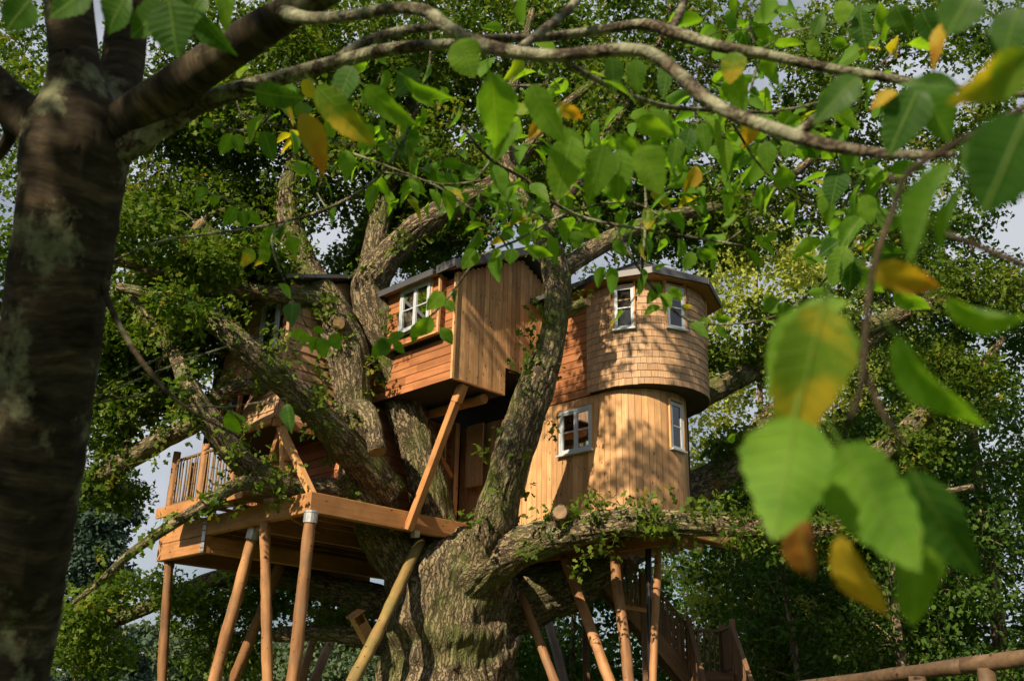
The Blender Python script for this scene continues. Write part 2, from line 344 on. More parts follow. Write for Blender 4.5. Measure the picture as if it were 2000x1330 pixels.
def leaf_mass(name, cen, axis, nrm, size, tmpl, mat, parent, off, tint, shift=True):
    N = len(cen); TV, TF = tmpl; k = len(TV)
    ax = axis/np.linalg.norm(axis, axis=1, keepdims=True)
    nn = nrm - ax*np.sum(nrm*ax, 1, keepdims=True); nn /= np.linalg.norm(nn, axis=1, keepdims=True)+1e-9
    sx = np.cross(ax, nn)
    V = cen[:,None,:] + size[:,None,None]*(TV[None,:,0:1]*sx[:,None,:] + TV[None,:,1:2]*ax[:,None,:] + TV[None,:,2:3]*nn[:,None,:])
    V = V.reshape(-1,3) - np.array(off)[None]
    Fc = (TF[None] + (np.arange(N)*k)[:,None,None]).reshape(-1)
    nf = len(Fc)//3
    me = bpy.data.meshes.new(name)
    me.vertices.add(len(V)); me.vertices.foreach_set('co', V.astype(np.float32).ravel())
    me.loops.add(len(Fc)); me.loops.foreach_set('vertex_index', Fc.astype(np.int32))
    me.polygons.add(nf); me.polygons.foreach_set('loop_start', np.arange(0, nf*3, 3, dtype=np.int32))
    me.update(calc_edges=True)
    a = me.attributes.new('tint', 'FLOAT', 'POINT'); a.data.foreach_set('value', np.repeat(tint, k).astype(np.float32))
    me.materials.append(mat)
    o = bpy.data.objects.new(name, me); link(o, parent); o['kind'] = 'stuff'
    return o
def cluster_leaves(targets, radii, per, size, flat=.6, out_from=None, up=1.0, jit=.7):
    C = []; A = []; Nn = []; S = []; T = []
    for t, r in zip(targets, radii):
        m = max(4, int(per*(r/.4)**1.5*random.uniform(.7,1.3)))
        g = rng.normal(size=(m,3)); g /= np.linalg.norm(g,axis=1,keepdims=True); g *= (rng.random((m,1))**.45)*r; g[:,2] *= flat
        C.append(np.array(t)+g)
        a = g/r*.8 + rng.normal(size=(m,3))*.7; a[:,2] -= .25; A.append(a)
        nn = rng.normal(size=(m,3))*jit; nn[:,2] += up; Nn.append(nn)
        S.append(size*rng.uniform(.65,1.25,m)); base = rng.random()
        T.append(np.clip(.55*base + .45*rng.random(m) + .02, 0, .93) + (rng.random(m) > .985)*.3)
    return np.concatenate(C), np.concatenate(A), np.concatenate(Nn), np.concatenate(S), np.clip(np.concatenate(T),0,1)
def grow(skel, targets, seg=.4, tip=.006, power=.46, sag=.06, lift=.0):
    """branch out from a skeleton [(point, radius)] to every target, each joining the nearest wood"""
    P = [np.array(p) for p, r in skel]; cap = [r for p, r in skel]; par = [-1]*len(P)
    tg = [np.array(t) for t in targets]; base = np.array(P)
    d0 = [np.min(np.sum((base-t)**2, 1)) for t in tg]
    arr = np.zeros((len(P)+len(tg)*40, 3)); arr[:len(P)] = base; cnt = len(P); paths = []
    for i in np.argsort(d0):
        t = tg[i]; dv = arr[:cnt]-t; dd = np.sqrt(np.sum(dv*dv, 1)) + np.maximum(0, arr[:cnt,2]-t[2])*.6
        j = int(np.argmin(dd)); L = np.linalg.norm(t-arr[j]); k = min(14, max(1, int(L/seg))); idx = [j]; p0 = arr[j].copy()
        for s in range(1, k+1):
            f = s/k; q = p0+(t-p0)*f; q = q + rng.normal(size=3)*.09*min(1,L)*math.sin(math.pi*f)
            q[2] += math.sin(math.pi*f)*L*sag
            arr[cnt] = q; par.append(idx[-1]); cap.append(9.0); idx.append(cnt); cnt += 1
        paths.append(idx)
    w = np.zeros(cnt)
    for idx in paths: w[idx[-1]] += 1
    for i in range(cnt-1, -1, -1):
        if par[i] >= 0: w[par[i]] += w[i]
    rad = tip*np.maximum(w,1)**power
    nb = len(skel)
    V = []; Fc = []; U = []
    for idx in paths:
        if len(idx) < 2: continue
        path = []
        for c, i in enumerate(idx):
            r = rad[i] if i >= nb else min(rad[idx[1]]*1.15, cap[i]*.8)
            if c == 0 and i >= nb: r = rad[idx[1]]
            path.append((Vector(arr[i]), r))
        path[-1] = (path[-1][0], tip*.5)
        tube_data(path, 5 if path[0][1] < .04 else 8, V=V, Fc=Fc, cap=False, U=U, seed=len(V)*.01)
    return V, Fc, U
def blob_targets(blobs, spacing=.0, thr=None, fr=.45, seed=0):
    """points inside ellipsoids (centre, (rx,ry,rz), count), thinned by 3D noise so the crown has gaps"""
    out = []
    for c, r, nn in blobs:
        k = 0; tries = 0
        while k < nn and tries < nn*12:
            tries += 1
            g = rng.normal(size=3); g /= np.linalg.norm(g); g *= rng.random()**(1/2.4)
            p = Vector((c[0]+g[0]*r[0], c[1]+g[1]*r[1], c[2]+g[2]*r[2]))
            if thr is not None and mnoise.noise(p*fr + Vector((seed,3.1,0))) < thr: continue
            out.append(p); k += 1
    return out

# ------------------------------------------------------------------ ground
def ground_z(x, y):
    s = min(1, max(0, (x-1.0)/2.6)); s = s*s*(3-2*s); f = min(1, max(0, (13-y)/4)); g = min(1, max(0, (y+6)/4))
    b = min(1, max(0, (x-6)/10)); b = b*b*(3-2*b)
    return .85*s*f*g + 1.2*b*(1-f) + .06*mnoise.noise(Vector((x*.3, y*.3, 0)))
xs = [-900,-400,-160,-80,-45,-30] + [-24+i*1.0 for i in range(55)] + [40,60,100,200,500,900]
ys = [-300,-100,-40,-20] + [-12+i*1.0 for i in range(70)] + [66,80,110,160,260,500,1500]
V = [(x, y, ground_z(x,y)) for y in ys for x in xs]; nx = len(xs)
Fc = [(j*nx+i, j*nx+i+1, (j+1)*nx+i+1, (j+1)*nx+i) for j in range(len(ys)-1) for i in range(nx-1)]
tag(mesh_obj('ground', V, Fc, M['ground'], smooth=True), kind='structure')

# ------------------------------------------------------------------ treehouse (local axes: a right-and-back, b left-and-back)
A0, B0 = 14.0, 15.0; S2 = math.sqrt(.5)
house = empty('treehouse', ((A0-B0)*S2, (A0+B0)*S2, 0), math.pi/4)
tag(house, 'wooden treehouse with round shingled turret and log stilts built around a giant oak', 'treehouse')
def H(a, b, z): return Vector((a-A0, b-B0, z))
def toH(p):                              # world -> house local
    return Vector(((p.x+p.y)*S2-A0, (p.y-p.x)*S2-B0, p.z))
def ivals(lo, hi, cuts):
    out = [(lo, hi)]
    for c0, c1 in cuts:
        nx_ = []
        for a, b in out:
            if c1 <= a or c0 >= b: nx_.append((a, b)); continue
            if c0 > a: nx_.append((a, c0))
            if c1 < b: nx_.append((c1, b))
        out = nx_
    return [(a, b) for a, b in out if b-a > .03]
def flat(name, parent, mat, pts, face=None):
    return mesh_obj(name, pts, [tuple(range(len(pts)))] if face is None else face, mat, parent)
def wall_block(name, parent, mat, a0, a1, b0, b1, z0, z1):
    v = [H(a,b,z) for z in (z0,z1) for a,b in ((a0,b0),(a1,b0),(a1,b1),(a0,b1))]
    return mesh_obj(name, v, BOXF, mat, parent)
def siding(parent, mat, face, plane, u0, u1, z0, z1, pitch, holes=(), name='board', lean=.07, th=.022):
    """horizontal boards; face 'a' looks along -a (u = b), face 'b' looks along -b (u = a)"""
    nrow = max(1, round((z1-z0)/pitch)); ph = (z1-z0)/nrow
    for i in range(nrow):
        zc = z0+(i+.5)*ph
        cuts = [(h0,h1) for h0,h1,q0,q1 in holes if q0 < zc < q1]
        for s, e in ivals(u0, u1, cuts):
            segs = [(s, e)]
            if e-s > 2.0:
                m_ = s+(e-s)*random.uniform(.35,.65); segs = [(s, m_-.002), (m_+.002, e)]
            for a_, b_ in segs:
                jt = random.uniform(-.003,.003)
                if face == 'a': bar(name, parent, mat, H(plane+jt,a_,zc), H(plane+jt,b_,zc), th, ph-.009, (lean,0,1))
                else: bar(name, parent, mat, H(a_,plane+jt,zc), H(b_,plane+jt,zc), th, ph-.009, (0,lean,1))
def vplanks(parent, mat, face, plane, u0, u1, zlo, zhi, pw, holes=(), name='plank', th=.024):
    npl = max(1, round((u1-u0)/pw)); w = (u1-u0)/npl
    for i in range(npl):
        uc = u0+(i+.5)*w; lo = zlo(uc) if callable(zlo) else zlo; hi = zhi(uc) if callable(zhi) else zhi
        cuts = [(q0,q1) for h0,h1,q0,q1 in holes if h0 < uc < h1]
        for s, e in ivals(lo, hi, cuts):
            jt = random.uniform(-.004,.004); ww = w-.009
            if face == 'a': bar(name, parent, mat, H(plane+jt,uc,s), H(plane+jt,uc,e), ww, th, (1,0,0))
            else: bar(name, parent, mat, H(uc,plane+jt,s), H(uc,plane+jt,e), ww, th, (0,1,0))
def window(parent, c, ex, nrm, w, h, lights=2, rows=2, blind=0.0, name='window', mat=None, label=None, glaze=True):
    """frame with sash, glazing bars, panes and sill; c centre, ex along the wall, nrm outward (house local)"""
    ex = Vector(ex).normalized(); nrm = Vector(nrm).normalized(); mat = mat or M['white']; z = Vector((0,0,1)); c = Vector(c)
    fw_, dp = (.05, .07) if w > .6 else (.034, .06); sw_ = .042 if w > .6 else .028
    V = []; Fc = []
    def addbox(p, q, wd):            # upright or level member, wd wide in the wall plane, dp deep
        p, q = Vector(p), Vector(q); d = (q-p).normalized(); sd_ = d.cross(nrm).normalized(); b0 = len(V)
        for e in (p, q):
            for s1, s2 in ((-1,-1),(1,-1),(1,1),(-1,1)): V.append(e + sd_*s1*wd/2 + nrm*s2*dp/2)
        Fc.extend([(b0,b0+3,b0+2,b0+1),(b0+4,b0+5,b0+6,b0+7)] + [(b0+i,b0+(i+1)%4,b0+4+(i+1)%4,b0+4+i) for i in range(4)])
    for s in (-1, 1):
        addbox(c+ex*s*(w/2-fw_/2)-z*h/2, c+ex*s*(w/2-fw_/2)+z*h/2, fw_)
        addbox(c-ex*(w/2-fw_)+z*s*(h/2-fw_/2), c+ex*(w/2-fw_)+z*s*(h/2-fw_/2), fw_)
    o = mesh_obj(name, V, Fc, mat, parent)
    if label: o['label'] = label
    lw = (w-2*fw_)/lights
    for i in range(lights):
        lc = c + ex*(-w/2+fw_+lw*(i+.5))
        for s in (-1, 1):            # casement stiles and rails
            bar('sash', o, mat, lc+ex*s*(lw/2-sw_/2-.001)-z*(h/2-fw_), lc+ex*s*(lw/2-sw_/2-.001)+z*(h/2-fw_), sw_, .05, nrm)
            bar('sash', o, mat, lc-ex*(lw/2-sw_-.002)+z*s*(h/2-fw_-sw_/2-.001), lc+ex*(lw/2-sw_-.002)+z*s*(h/2-fw_-sw_/2-.001), sw_, .05, nrm)
        for r_ in range(1, rows):
            zz = -h/2+fw_+(h-2*fw_)*r_/rows
            bar('glazing_bar', o, mat, lc-ex*(lw/2-sw_-.002)+z*zz, lc+ex*(lw/2-sw_-.002)+z*zz, .024, .034, nrm)
        for r_ in range(rows):
            z0 = -h/2+fw_+.04+(h-2*fw_-.08)*r_/rows; z1 = -h/2+fw_+.04+(h-2*fw_-.08)*(r_+1)/rows
            p = [lc-ex*(lw/2-.02)+z*z0, lc+ex*(lw/2-.02)+z*z0, lc+ex*(lw/2-.02)+z*z1, lc-ex*(lw/2-.02)+z*z1]
            if glaze: flat('pane', o, M['glass'], [q+nrm*.004 for q in p])
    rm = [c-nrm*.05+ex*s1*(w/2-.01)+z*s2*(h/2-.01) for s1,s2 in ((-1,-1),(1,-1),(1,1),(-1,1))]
    flat('dark_room_sheet', o, M['room'], rm)  # flat near-black sheet in place of the unlit room behind
    if blind:
        bl = [c-nrm*.045+ex*s1*(w/2-.06)+z*zz for s1,zz in ((-1,h/2-.05-blind),(1,h/2-.05-blind),(1,h/2-.05),(-1,h/2-.05))]
        flat('blind', o, M['blind'], bl)
        bar('blind_rail', o, M['larch'], c-nrm*.035-ex*(w/2-.06)+z*(h/2-.06-blind), c-nrm*.035+ex*(w/2-.06)+z*(h/2-.06-blind), .02, .03)
    bar('sill', o, mat, c-ex*(w/2+.035)-z*(h/2+.016)+nrm*.03, c+ex*(w/2+.035)-z*(h/2+.016)+nrm*.03, .12, .034)
    return o
def trim(parent, p, q, w=.06, h=.05, mat=None, up=(0,0,1), name='trim'): return bar(name, parent, mat or M['larch'], p, q, w, h, up)

NA, NB = Vector((-1,0,0)), Vector((0,-1,0))      # outward normals of the two faces that the photo shows

# --- platform
bar('platform_beam', house, M['beam'], H(10.12,15.075,5.22), H(14.6,15.075,5.22), .15, .36, ch=.012)
bar('platform_beam', house, M['beam'], H(10.195,15.155,5.22), H(10.195,20.45,5.22), .15, .36, ch=.012)
bar('platform_beam', house, M['beam'], H(10.195,18.55,4.865), H(10.195,20.45,4.865), .15, .34, ch=.012)
bar('platform_beam', house, M['beam'], H(10.275,18.63,4.87), H(15.6,18.63,4.87), .15, .33, ch=.012)
bar('platform_beam', house, M['joist'], H(10.275,20.375,5.04), H(15.6,20.375,5.04), .15, .69, ch=.012)
bar('platform_beam', house, M['joist'], H(10.275,16.9,5.08), H(15.6,16.9,5.08), .14, .28)
for i in range(9):
    bb = 15.55+i*.55
    if abs(bb-16.9) < .12 or abs(bb-18.63) < .14: bb += .2
    bar('joist', house, M['joist'], H(10.28,bb,5.27), H(15.6,bb,5.27), .06, .2)
bar('brace', house, M['joist'], H(10.3,15.9,5.12), H(11.7,16.85,5.12), .07, .12)
nb_ = 34
for i in range(nb_):
    aa = 10.2+(i+.5)*(15.6-10.2)/nb_
    bar('deck_board', house, M['joist'], H(aa,15.16,5.395), H(aa,20.4,5.395), .148, .03)
pl = bar('steel_plate', house, M['steel'], H(10.113,18.60,4.72), H(10.113,18.60,5.30), .13, .008, (1,0,0))
for zz in (4.78,4.9,5.12,5.24):
    for db in (-.03,.03):
        bar('bolt', pl, M['pipe'], (zz-5.01,db,-.012), (zz-5.01+.018,db,-.012), .018, .016)
# --- balcony: deck edge and pole railing overhanging the left beam
for i in range(4): bar('deck_board', house, M['rail'], H(9.56+i*.15,16.3,5.47), H(9.56+i*.15,19.45,5.47), .142, .03)
bar('deck_edge', house, M['beam'], H(9.47,16.2,5.45), H(9.47,19.4,5.45), .045, .2)
for bb in (16.5,17.1,17.7,18.3,18.9): bar('joist', house, M['joist'], H(9.5,bb,5.42-.02), H(10.3,bb,5.42-.02), .05, .06)
def log(name, p, q, r0, r1, mat, parent=None, off=None, sides=14, amp=.11, bend=.02, seed=None):
    p, q = Vector(p), Vector(q); L = (q-p).length; nseg = max(3, int(L/.12)); path = []; seed = random.uniform(0,50) if seed is None else seed
    for i in range(nseg+1):
        f = i/nseg; c = p.lerp(q, f); c = c + Vector((mnoise.noise(Vector((f*L*.5,seed,0))), mnoise.noise(Vector((f*L*.5,seed,7))), 0))*bend*math.sin(math.pi*min(1,max(0,f)))
        k = 1+.07*mnoise.noise(Vector((f*L*3,seed,3)))
        path.append((c, (r0+(r1-r0)*f)*k))
    V, Fc = tube_data(path, sides, amp=amp, freq=.75, long=.28, seed=seed)
    me = bpy.data.meshes.new(name)                       # mesh keeps its axis on local Z so the grain runs along it
    d = (q-p).normalized(); rot = d.to_track_quat('Z','Y'); inv = rot.inverted()
    me.from_pydata([tuple(inv @ (v-p)) for v in V], [], Fc); me.materials.append(mat)
    me.polygons.foreach_set('use_smooth', [len(pg.vertices) == 4 for pg in me.polygons]); me.update()
    o = bpy.data.objects.new(name, me)
    o.matrix_local = Matrix.Translation(p - (Vector(off) if off is not None else Vector())) @ rot.to_matrix().to_4x4()
    return link(o, parent)
for bb in (19.2,18.05,16.9): log('railing_post', H(9.62,bb,5.3), H(9.62,bb,6.68 if bb<19 else 6.72), .085, .075, M['log'], house)
log('handrail', H(9.62,19.15,6.52), H(9.62,16.9,6.52), .035, .032, M['rail'], house, amp=.04)
log('handrail', H(9.62,19.15,5.62), H(9.62,16.9,5.62), .03, .03, M['rail'], house, amp=.04)
for i in range(19):
    bb = 19.08-i*.112
    if abs(bb-18.05) < .08: continue
    log('baluster', H(9.62+random.uniform(-.01,.01),bb,5.6), H(9.62+random.uniform(-.015,.015),bb+random.uniform(-.02,.02),6.52), .02, .017, M['rail'], house, sides=7, amp=.04, bend=.015)
log('railing_post', H(10.4,19.9,5.4), H(10.4,19.9,6.75), .08, .075, M['log'], house)
bar('railing_post', house, M['dark'], H(9.9,18.6,5.5), H(9.9,18.6,7.0), .08, .08)

# --- lower storey behind the limbs
lw_ = wall_block('wall', house, M['dark'], 11.64, 14.78, 16.34, 20.2, 5.42, 7.85)
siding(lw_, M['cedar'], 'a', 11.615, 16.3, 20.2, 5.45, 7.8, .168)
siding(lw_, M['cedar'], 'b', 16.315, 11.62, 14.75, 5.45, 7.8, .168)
trim(lw_, H(11.59,16.29,5.42), H(11.59,16.29,7.8), .07, .07)
# flat plank wall running from the turret to the recess
tw = wall_block('wall', house, M['dark'], 14.815, 17.6, 12.2, 18.6, 5.2, 9.95)
WIN1 = (12.46, 13.38, 6.66, 7.62)
vplanks(tw, M['larch'], 'a', 14.79, 12.2, 16.3, 5.22, 7.78, .135, [WIN1])
siding(tw, M['cedar'], 'a', 14.79, 12.5, 13.84, 7.8, 9.92, .165)
window(house, H(14.775,12.92,7.135), (0,1,0), NA, .86, .90, 2, 2, blind=.22, label='white two-light casement window in the plank wall')
for z_ in (7.605,): trim(tw, H(14.765,12.46,z_), H(14.765,13.38,z_), .05, .03)
for b_ in (12.472,13.368): trim(tw, H(14.765,b_,6.66), H(14.765,b_,7.588), .024, .05)
# posts, ledge and log purlin in the recess under the cabin
bar('recess_post', house, M['larch'], H(14.3,15.95,5.42), H(14.3,15.95,7.75), .13, .12)
bar('recess_panel', house, M['larch'], H(14.5,15.55,6.35), H(14.5,15.55,7.7), .5, .03, (1,0,0))
bar('recess_panel', house, M['larch'], H(14.1,16.2,6.3), H(14.1,16.2,7.7), .34, .03, (1,0,0))
log('purlin', H(13.25,16.2,7.66), H(13.25,13.98,7.66), .1, .1, M['beam'], house)
bar('brace', house, M['beam'], H(12.75,15.7,7.75), H(14.2,15.95,6.55), .11, .12)

# --- central cabin
cab = wall_block('wall', house, M['dark'], 12.30, 13.62, 13.875, 16.6, 7.815, 9.95)
mesh_obj('wall', [H(13.62,13.875,8.42),H(14.9,13.875,8.42),H(14.9,16.6,8.42),H(13.62,16.6,8.42),H(13.62,13.875,10.0),H(14.9,13.875,10.0),H(14.9,16.6,10.0),H(13.62,16.6,10.0)], BOXF, M['dark'], house)
mesh_obj('gable', [H(12.32,13.88,9.9),H(15.8,13.88,9.9),H(14.1,13.88,10.85),H(12.32,16.6,9.9),H(15.8,16.6,9.9),H(14.1,16.6,10.85)], [(0,1,2),(3,5,4),(0,3,4,1),(1,4,5,2),(2,5,3,0)], M['dark'], house)
rake = lambda a: 9.98+.5*(a-12.1) if a < 14.1 else 10.98-.5*(a-14.1)
vplanks(cab, M['larch'], 'b', 13.85, 12.28, 15.2, lambda a: 7.79 if a < 13.62 else 8.38, lambda a: rake(a)-.06, .125)
BAY = (14.12, 15.85, 8.72, 10.0)
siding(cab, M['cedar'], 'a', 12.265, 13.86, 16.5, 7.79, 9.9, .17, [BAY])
trim(cab, H(12.245,13.835,7.78), H(12.245,13.835,9.98), .055, .055)
trim(cab, H(12.25,13.83,7.785), H(13.6,13.83,7.785), .05, .03, M['joist'])
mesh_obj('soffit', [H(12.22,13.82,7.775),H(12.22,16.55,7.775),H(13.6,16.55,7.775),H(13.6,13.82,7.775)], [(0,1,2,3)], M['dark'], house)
# window bay
bay = wall_block('window_bay', house, M['dark'], 12.13, 12.3, 14.16, 15.82, 8.76, 10.0)
WIN2 = (14.34, 15.34, 8.98, 9.99)
siding(bay, M['cedar'], 'a', 12.105, 14.14, 15.84, 8.76, 9.98, .152, [WIN2])
siding(bay, M['cedar'], 'b', 14.145, 12.11, 12.28, 8.76, 9.98, .152)
trim(bay, H(12.085,14.13,8.75), H(12.085,14.13,9.99), .05, .05); trim(bay, H(12.085,14.36,8.97), H(12.085,14.36,9.99), .045, .04); trim(bay, H(12.085,15.34,8.97), H(12.085,15.34,9.99), .05, .04)
trim(bay, H(12.08,14.12,8.745), H(12.08,15.85,8.745), .1, .03)
window(house, H(12.075,14.85,9.48), (0,1,0), NA, .92, .96, 2, 2, label='white casement window in the cabin bay')
# cabin roof
def slab(name, parent, mat, pts, t):
    n_ = len(pts); v = [Vector(p) for p in pts] + [Vector(p)+Vector((0,0,t)) for p in pts]
    f = [tuple(reversed(range(n_))), tuple(range(n_,2*n_))] + [(i,(i+1)%n_,n_+(i+1)%n_,n_+i) for i in range(n_)]
    return mesh_obj(name, v, f, mat, parent)
rf = slab('roof', house, M['lead'], [H(11.98,13.6,9.97),H(14.1,13.6,11.03),H(14.1,17.2,11.03),H(11.98,17.2,9.97)], .06)
slab('roof_slope', rf, M['lead'], [H(14.1,13.6,11.03),H(16.0,13.6,10.08),H(16.0,17.2,10.08),H(14.1,17.2,11.03)], .06)
slab('soffit', rf, M['beam'], [H(12.02,13.64,9.955),H(14.1,13.64,10.995),H(14.1,13.86,10.995),H(12.02,13.86,9.955)], .012)
bar('fascia', rf, M['lead'], H(11.97,13.58,10.04), H(11.97,14.12,10.04), .03, .17)
bar('fascia', rf, M['lead'], H(11.985,13.58,10.02), H(14.1,13.58,11.075), .03, .17, (0,0,1))
bar('fascia', rf, M['lead'], H(14.1,13.58,11.075), H(16.0,13.58,10.125), .03, .17, (0,0,1))
slab('bay_roof', rf, M['lead'], [H(11.9,14.13,9.99),H(12.5,14.13,10.16),H(12.5,16.6,10.16),H(11.9,16.6,9.99)], .04)
bar('fascia', rf, M['lead'], H(11.885,14.13,9.98), H(11.885,15.1,9.98), .03, .13)
bar('fascia', rf, M['lead'], H(11.885,15.105,9.98), H(11.885,16.6,9.98), .03, .13)
bar('soffit', rf, M['beam'], H(11.99,14.14,9.975), H(11.99,16.5,9.975), .16, .02)
bar('gutter_end', house, M['lead'], H(14.45,13.75,10.02), H(14.85,13.75,10.02), .12, .1)

# --- shingled left cabin with flared skirt
lc = wall_block('wall', house, M['dark'], 10.30, 13.0, 16.6, 19.4, 7.02, 9.88)
def shingle(parent, mat, p, ex, nrm, w, h, th, tiltv, name='shingle'):
    """one shake: p bottom centre, ex along the course, nrm outward"""
    ex = Vector(ex); nrm = Vector(nrm); up_ = (Vector((0,0,1)) - nrm*tiltv).normalized()
    p = Vector(p); return bar(name, parent, mat, p, p+up_*h, w, th, ex.cross(up_) if False else nrm)
rows = 15
for i in range(rows):
    z0 = 7.02+i*.19; flare = lambda z: max(0, (8.1-z)/1.1)**1.3*.2
    fl = flare(z0); tl_ = (fl-flare(z0+.26))/.26 + .13
    for face in 'ab':
        u, end = (16.57-fl, 18.95) if face == 'a' else (10.26-fl, 12.4)
        while u < end:
            w = random.uniform(.13,.24); uc = u+w/2; u += w
            if face == 'a':
                if 16.86 < uc < 17.55 and 8.55 < z0+.1 < 9.75: continue
                if 17.75 < uc < 18.5 and 7.3 < z0+.05 < 7.95: continue
                shingle(lc, M['shingle'] if z0 < 8.1 else M['shingle_dark'], H(10.27-fl,uc,z0+random.uniform(-.006,.006)), (0,1,0), NA, w-.006, .26, .02, tl_)
            else:
                if z0 < 7.9 and uc > 11.5: continue
                shingle(lc, M['shingle_dark'], H(uc,16.57-fl,z0+random.uniform(-.006,.006)), (1,0,0), NB, w-.006, .26, .02, tl_)
trim(lc, H(10.22,16.52,8.1), H(10.24,16.54,9.86), .06, .06, M['shingle_dark'])
trim(lc, H(10.02,16.32,7.0), H(10.22,16.52,8.1), .06, .06, M['shingle'])
window(house, H(10.215,17.2,9.15), (0,1,0), NA, .62, 1.1, 1, 2, label='narrow white window in the shingled cabin')
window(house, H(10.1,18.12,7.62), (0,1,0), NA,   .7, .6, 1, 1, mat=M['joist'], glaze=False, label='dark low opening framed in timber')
bar('skirt_beam', house, M['beam'], H(10.06,16.38,6.93), H(11.6,16.38,6.93), .1, .17)
bar('skirt_beam', house, M['beam'], H(10.08,16.45,6.95), H(10.08,18.9,6.95), .08, .1)
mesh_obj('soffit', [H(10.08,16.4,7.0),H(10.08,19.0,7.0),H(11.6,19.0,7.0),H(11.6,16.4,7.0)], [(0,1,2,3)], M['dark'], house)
lr = slab('roof', house, M['lead'], [H(9.95,16.3,9.86),H(11.6,16.3,10.4),H(11.6,19.6,10.4),H(9.95,19.6,9.86)], .08)
slab('roof_slope', lr, M['lead'], [H(11.6,16.3,10.4),H(13.2,16.3,9.9),H(13.2,19.6,9.9),H(11.6,19.6,10.4)], .08)
mesh_obj('gable', [H(10.28,16.58,9.87),H(13.0,16.58,9.87),H(11.6,16.58,10.36),H(10.28,19.4,9.87),H(13.0,19.4,9.87),H(11.6,19.4,10.36)], [(0,1,2),(3,5,4),(1,4,5,2),(2,5,3,0)], M['shingle_dark'], house)
# braces under it
bar('brace', house, M['pale'], H(10.26,15.2,5.40), H(10.22,16.42,6.88), .12, .12, (1,0,0))
bar('brace', house, M['pale'], H(10.22,16.02,5.40), H(10.3,16.42,6.88), .12, .12, (1,0,0))
bar('brace', house, M['beam'], H(10.5,17.4,5.45), H(10.32,16.5,6.86), .12, .12, (1,0,0))
bar('brace', house, M['beam'], H(10.6,17.2,5.9), H(10.25,16.1,6.2), .08, .1, (1,0,0))
# long brace to the central cabin, with its thicker head
p_, q_ = toH(atz(797,1030,5.12)), toH(atz(862,772,7.55)); p_ = H(12.33,14.985,5.05); q_ = H(12.62,14.05,7.58)
bar('brace', house, M['beam'], p_, q_, .15, .15, (1,0,0), ch=.01)
bar('brace_head', house, M['beam'], q_+Vector((-.02,.03,-.14)), q_+Vector((.02,-.1,.2)), .19, .17, (1,0,0), ch=.02)

# --- round turret
TC, TR = (15.96, 12.11), 1.29; LC, LR = (15.78, 12.2), 1.0
def cyl_wall(name, parent, mat, c, r, z0, z1, t0=170, t1=390, n_=60):
    V = []; Fc = []
    for i in range(n_+1):
        t = math.radians(t0+(t1-t0)*i/n_)
        for z in (z0, z1): V.append(H(c[0]+r*math.cos(t), c[1]+r*math.sin(t), z))
    for i in range(n_): Fc.append((2*i, 2*i+2, 2*i+3, 2*i+1))
    return mesh_obj(name, V, Fc, mat, parent, True)
tl = cyl_wall('turret_lower_wall', house, M['dark'], LC, LR-.03, 5.2, 7.8)
WIN3 = (258.5, 281.0, 6.63, 7.62)
npl = 30; t0, t1 = 180, 400; st = (t1-t0)/npl
for i in range(npl):
    t = t0+(i+.5)*st; tr_ = math.radians(t); nr = Vector((math.cos(tr_), math.sin(tr_), 0))
    cuts = [(WIN3[2],WIN3[3])] if WIN3[0] < t < WIN3[1] else []
    for s, e in ivals(5.22, 7.78, cuts):
        c = H(LC[0],LC[1],0) + nr*(LR-.012)
        bar('plank', tl, M['larch'], c+Vector((0,0,s)), c+Vector((0,0,e)), LR*math.radians(st)-.008, .024, nr)
def ring_pt(c, r, t, z): t = math.radians(t); return H(c[0]+r*math.cos(t), c[1]+r*math.sin(t), z)
tm = math.radians(269.5); nn_ = Vector((math.cos(tm), math.sin(tm), 0)); tg_ = Vector((-nn_.y, nn_.x, 0))
window(house, ring_pt(LC, LR-.025, 269.5, 7.12), tg_, nn_, .38, .94, 1, 2, label='narrow white window in the lower turret')
for s in (-1,1):
    cc = ring_pt(LC, LR-.02, 269.5, 0)+tg_*s*.21; trim(tl, cc+Vector((0,0,6.64)), cc+Vector((0,0,7.63)), .03, .06, up=nn_)
cc = ring_pt(LC, LR-.02, 269.5, 7.635); trim(tl, cc-tg_*.22, cc+tg_*.22, .06, .03)
tu = cyl_wall('turret_upper_wall', house, M['dark'], TC, TR-.03, 7.8, 9.98)
wall_block('turret_upper_wall', house, M['dark'], 14.70, 14.9, 12.1, 12.5, 7.8, 9.95)
UW = [(201.5, 9.41), (247.5, 9.43)]; UWW, UWH = .40, .90
loose = []
nrow = 15; ph = 2.1/nrow
ARC0 = .42                                  # flat run before the curve
for i in range(nrow):
    z0 = 7.8+i*ph; s = random.uniform(-.06,0) if i % 2 else 0.0; s = max(0, s); first = True
    total = ARC0+TR*math.radians(205)
    while s < total:
        w = random.uniform(.10,.21)
        if first: w *= random.uniform(.5,1); first = False
        if s < ARC0 < s+w and ARC0-s > .06: w = ARC0-s
        sc_ = s+w/2; s += w; zz = z0+random.uniform(-.005,.005)
        if sc_ < ARC0:
            nr = NA.copy(); p = H(14.655,12.11+ARC0-sc_,zz); t = 180
        else:
            t = 180+math.degrees((sc_-ARC0)/TR); trd = math.radians(t); nr = Vector((math.cos(trd),math.sin(trd),0)); p = H(TC[0],TC[1],zz)+nr*(TR+.014)
        if any(abs(t-wt) < math.degrees((UWW/2+.035)/TR) and wz-UWH/2-.06 < zz+.06 < wz+UWH/2+.1 for wt, wz in UW) and sc_ > ARC0: continue
        if t > 314: loose.append((p, nr, w)); continue
        ex = Vector((-nr.y,nr.x,0))
        shingle(tu, M['shingle'], p, ex, nr, w-.005, ph+.05, .013, .09)
V = []; Fc = []
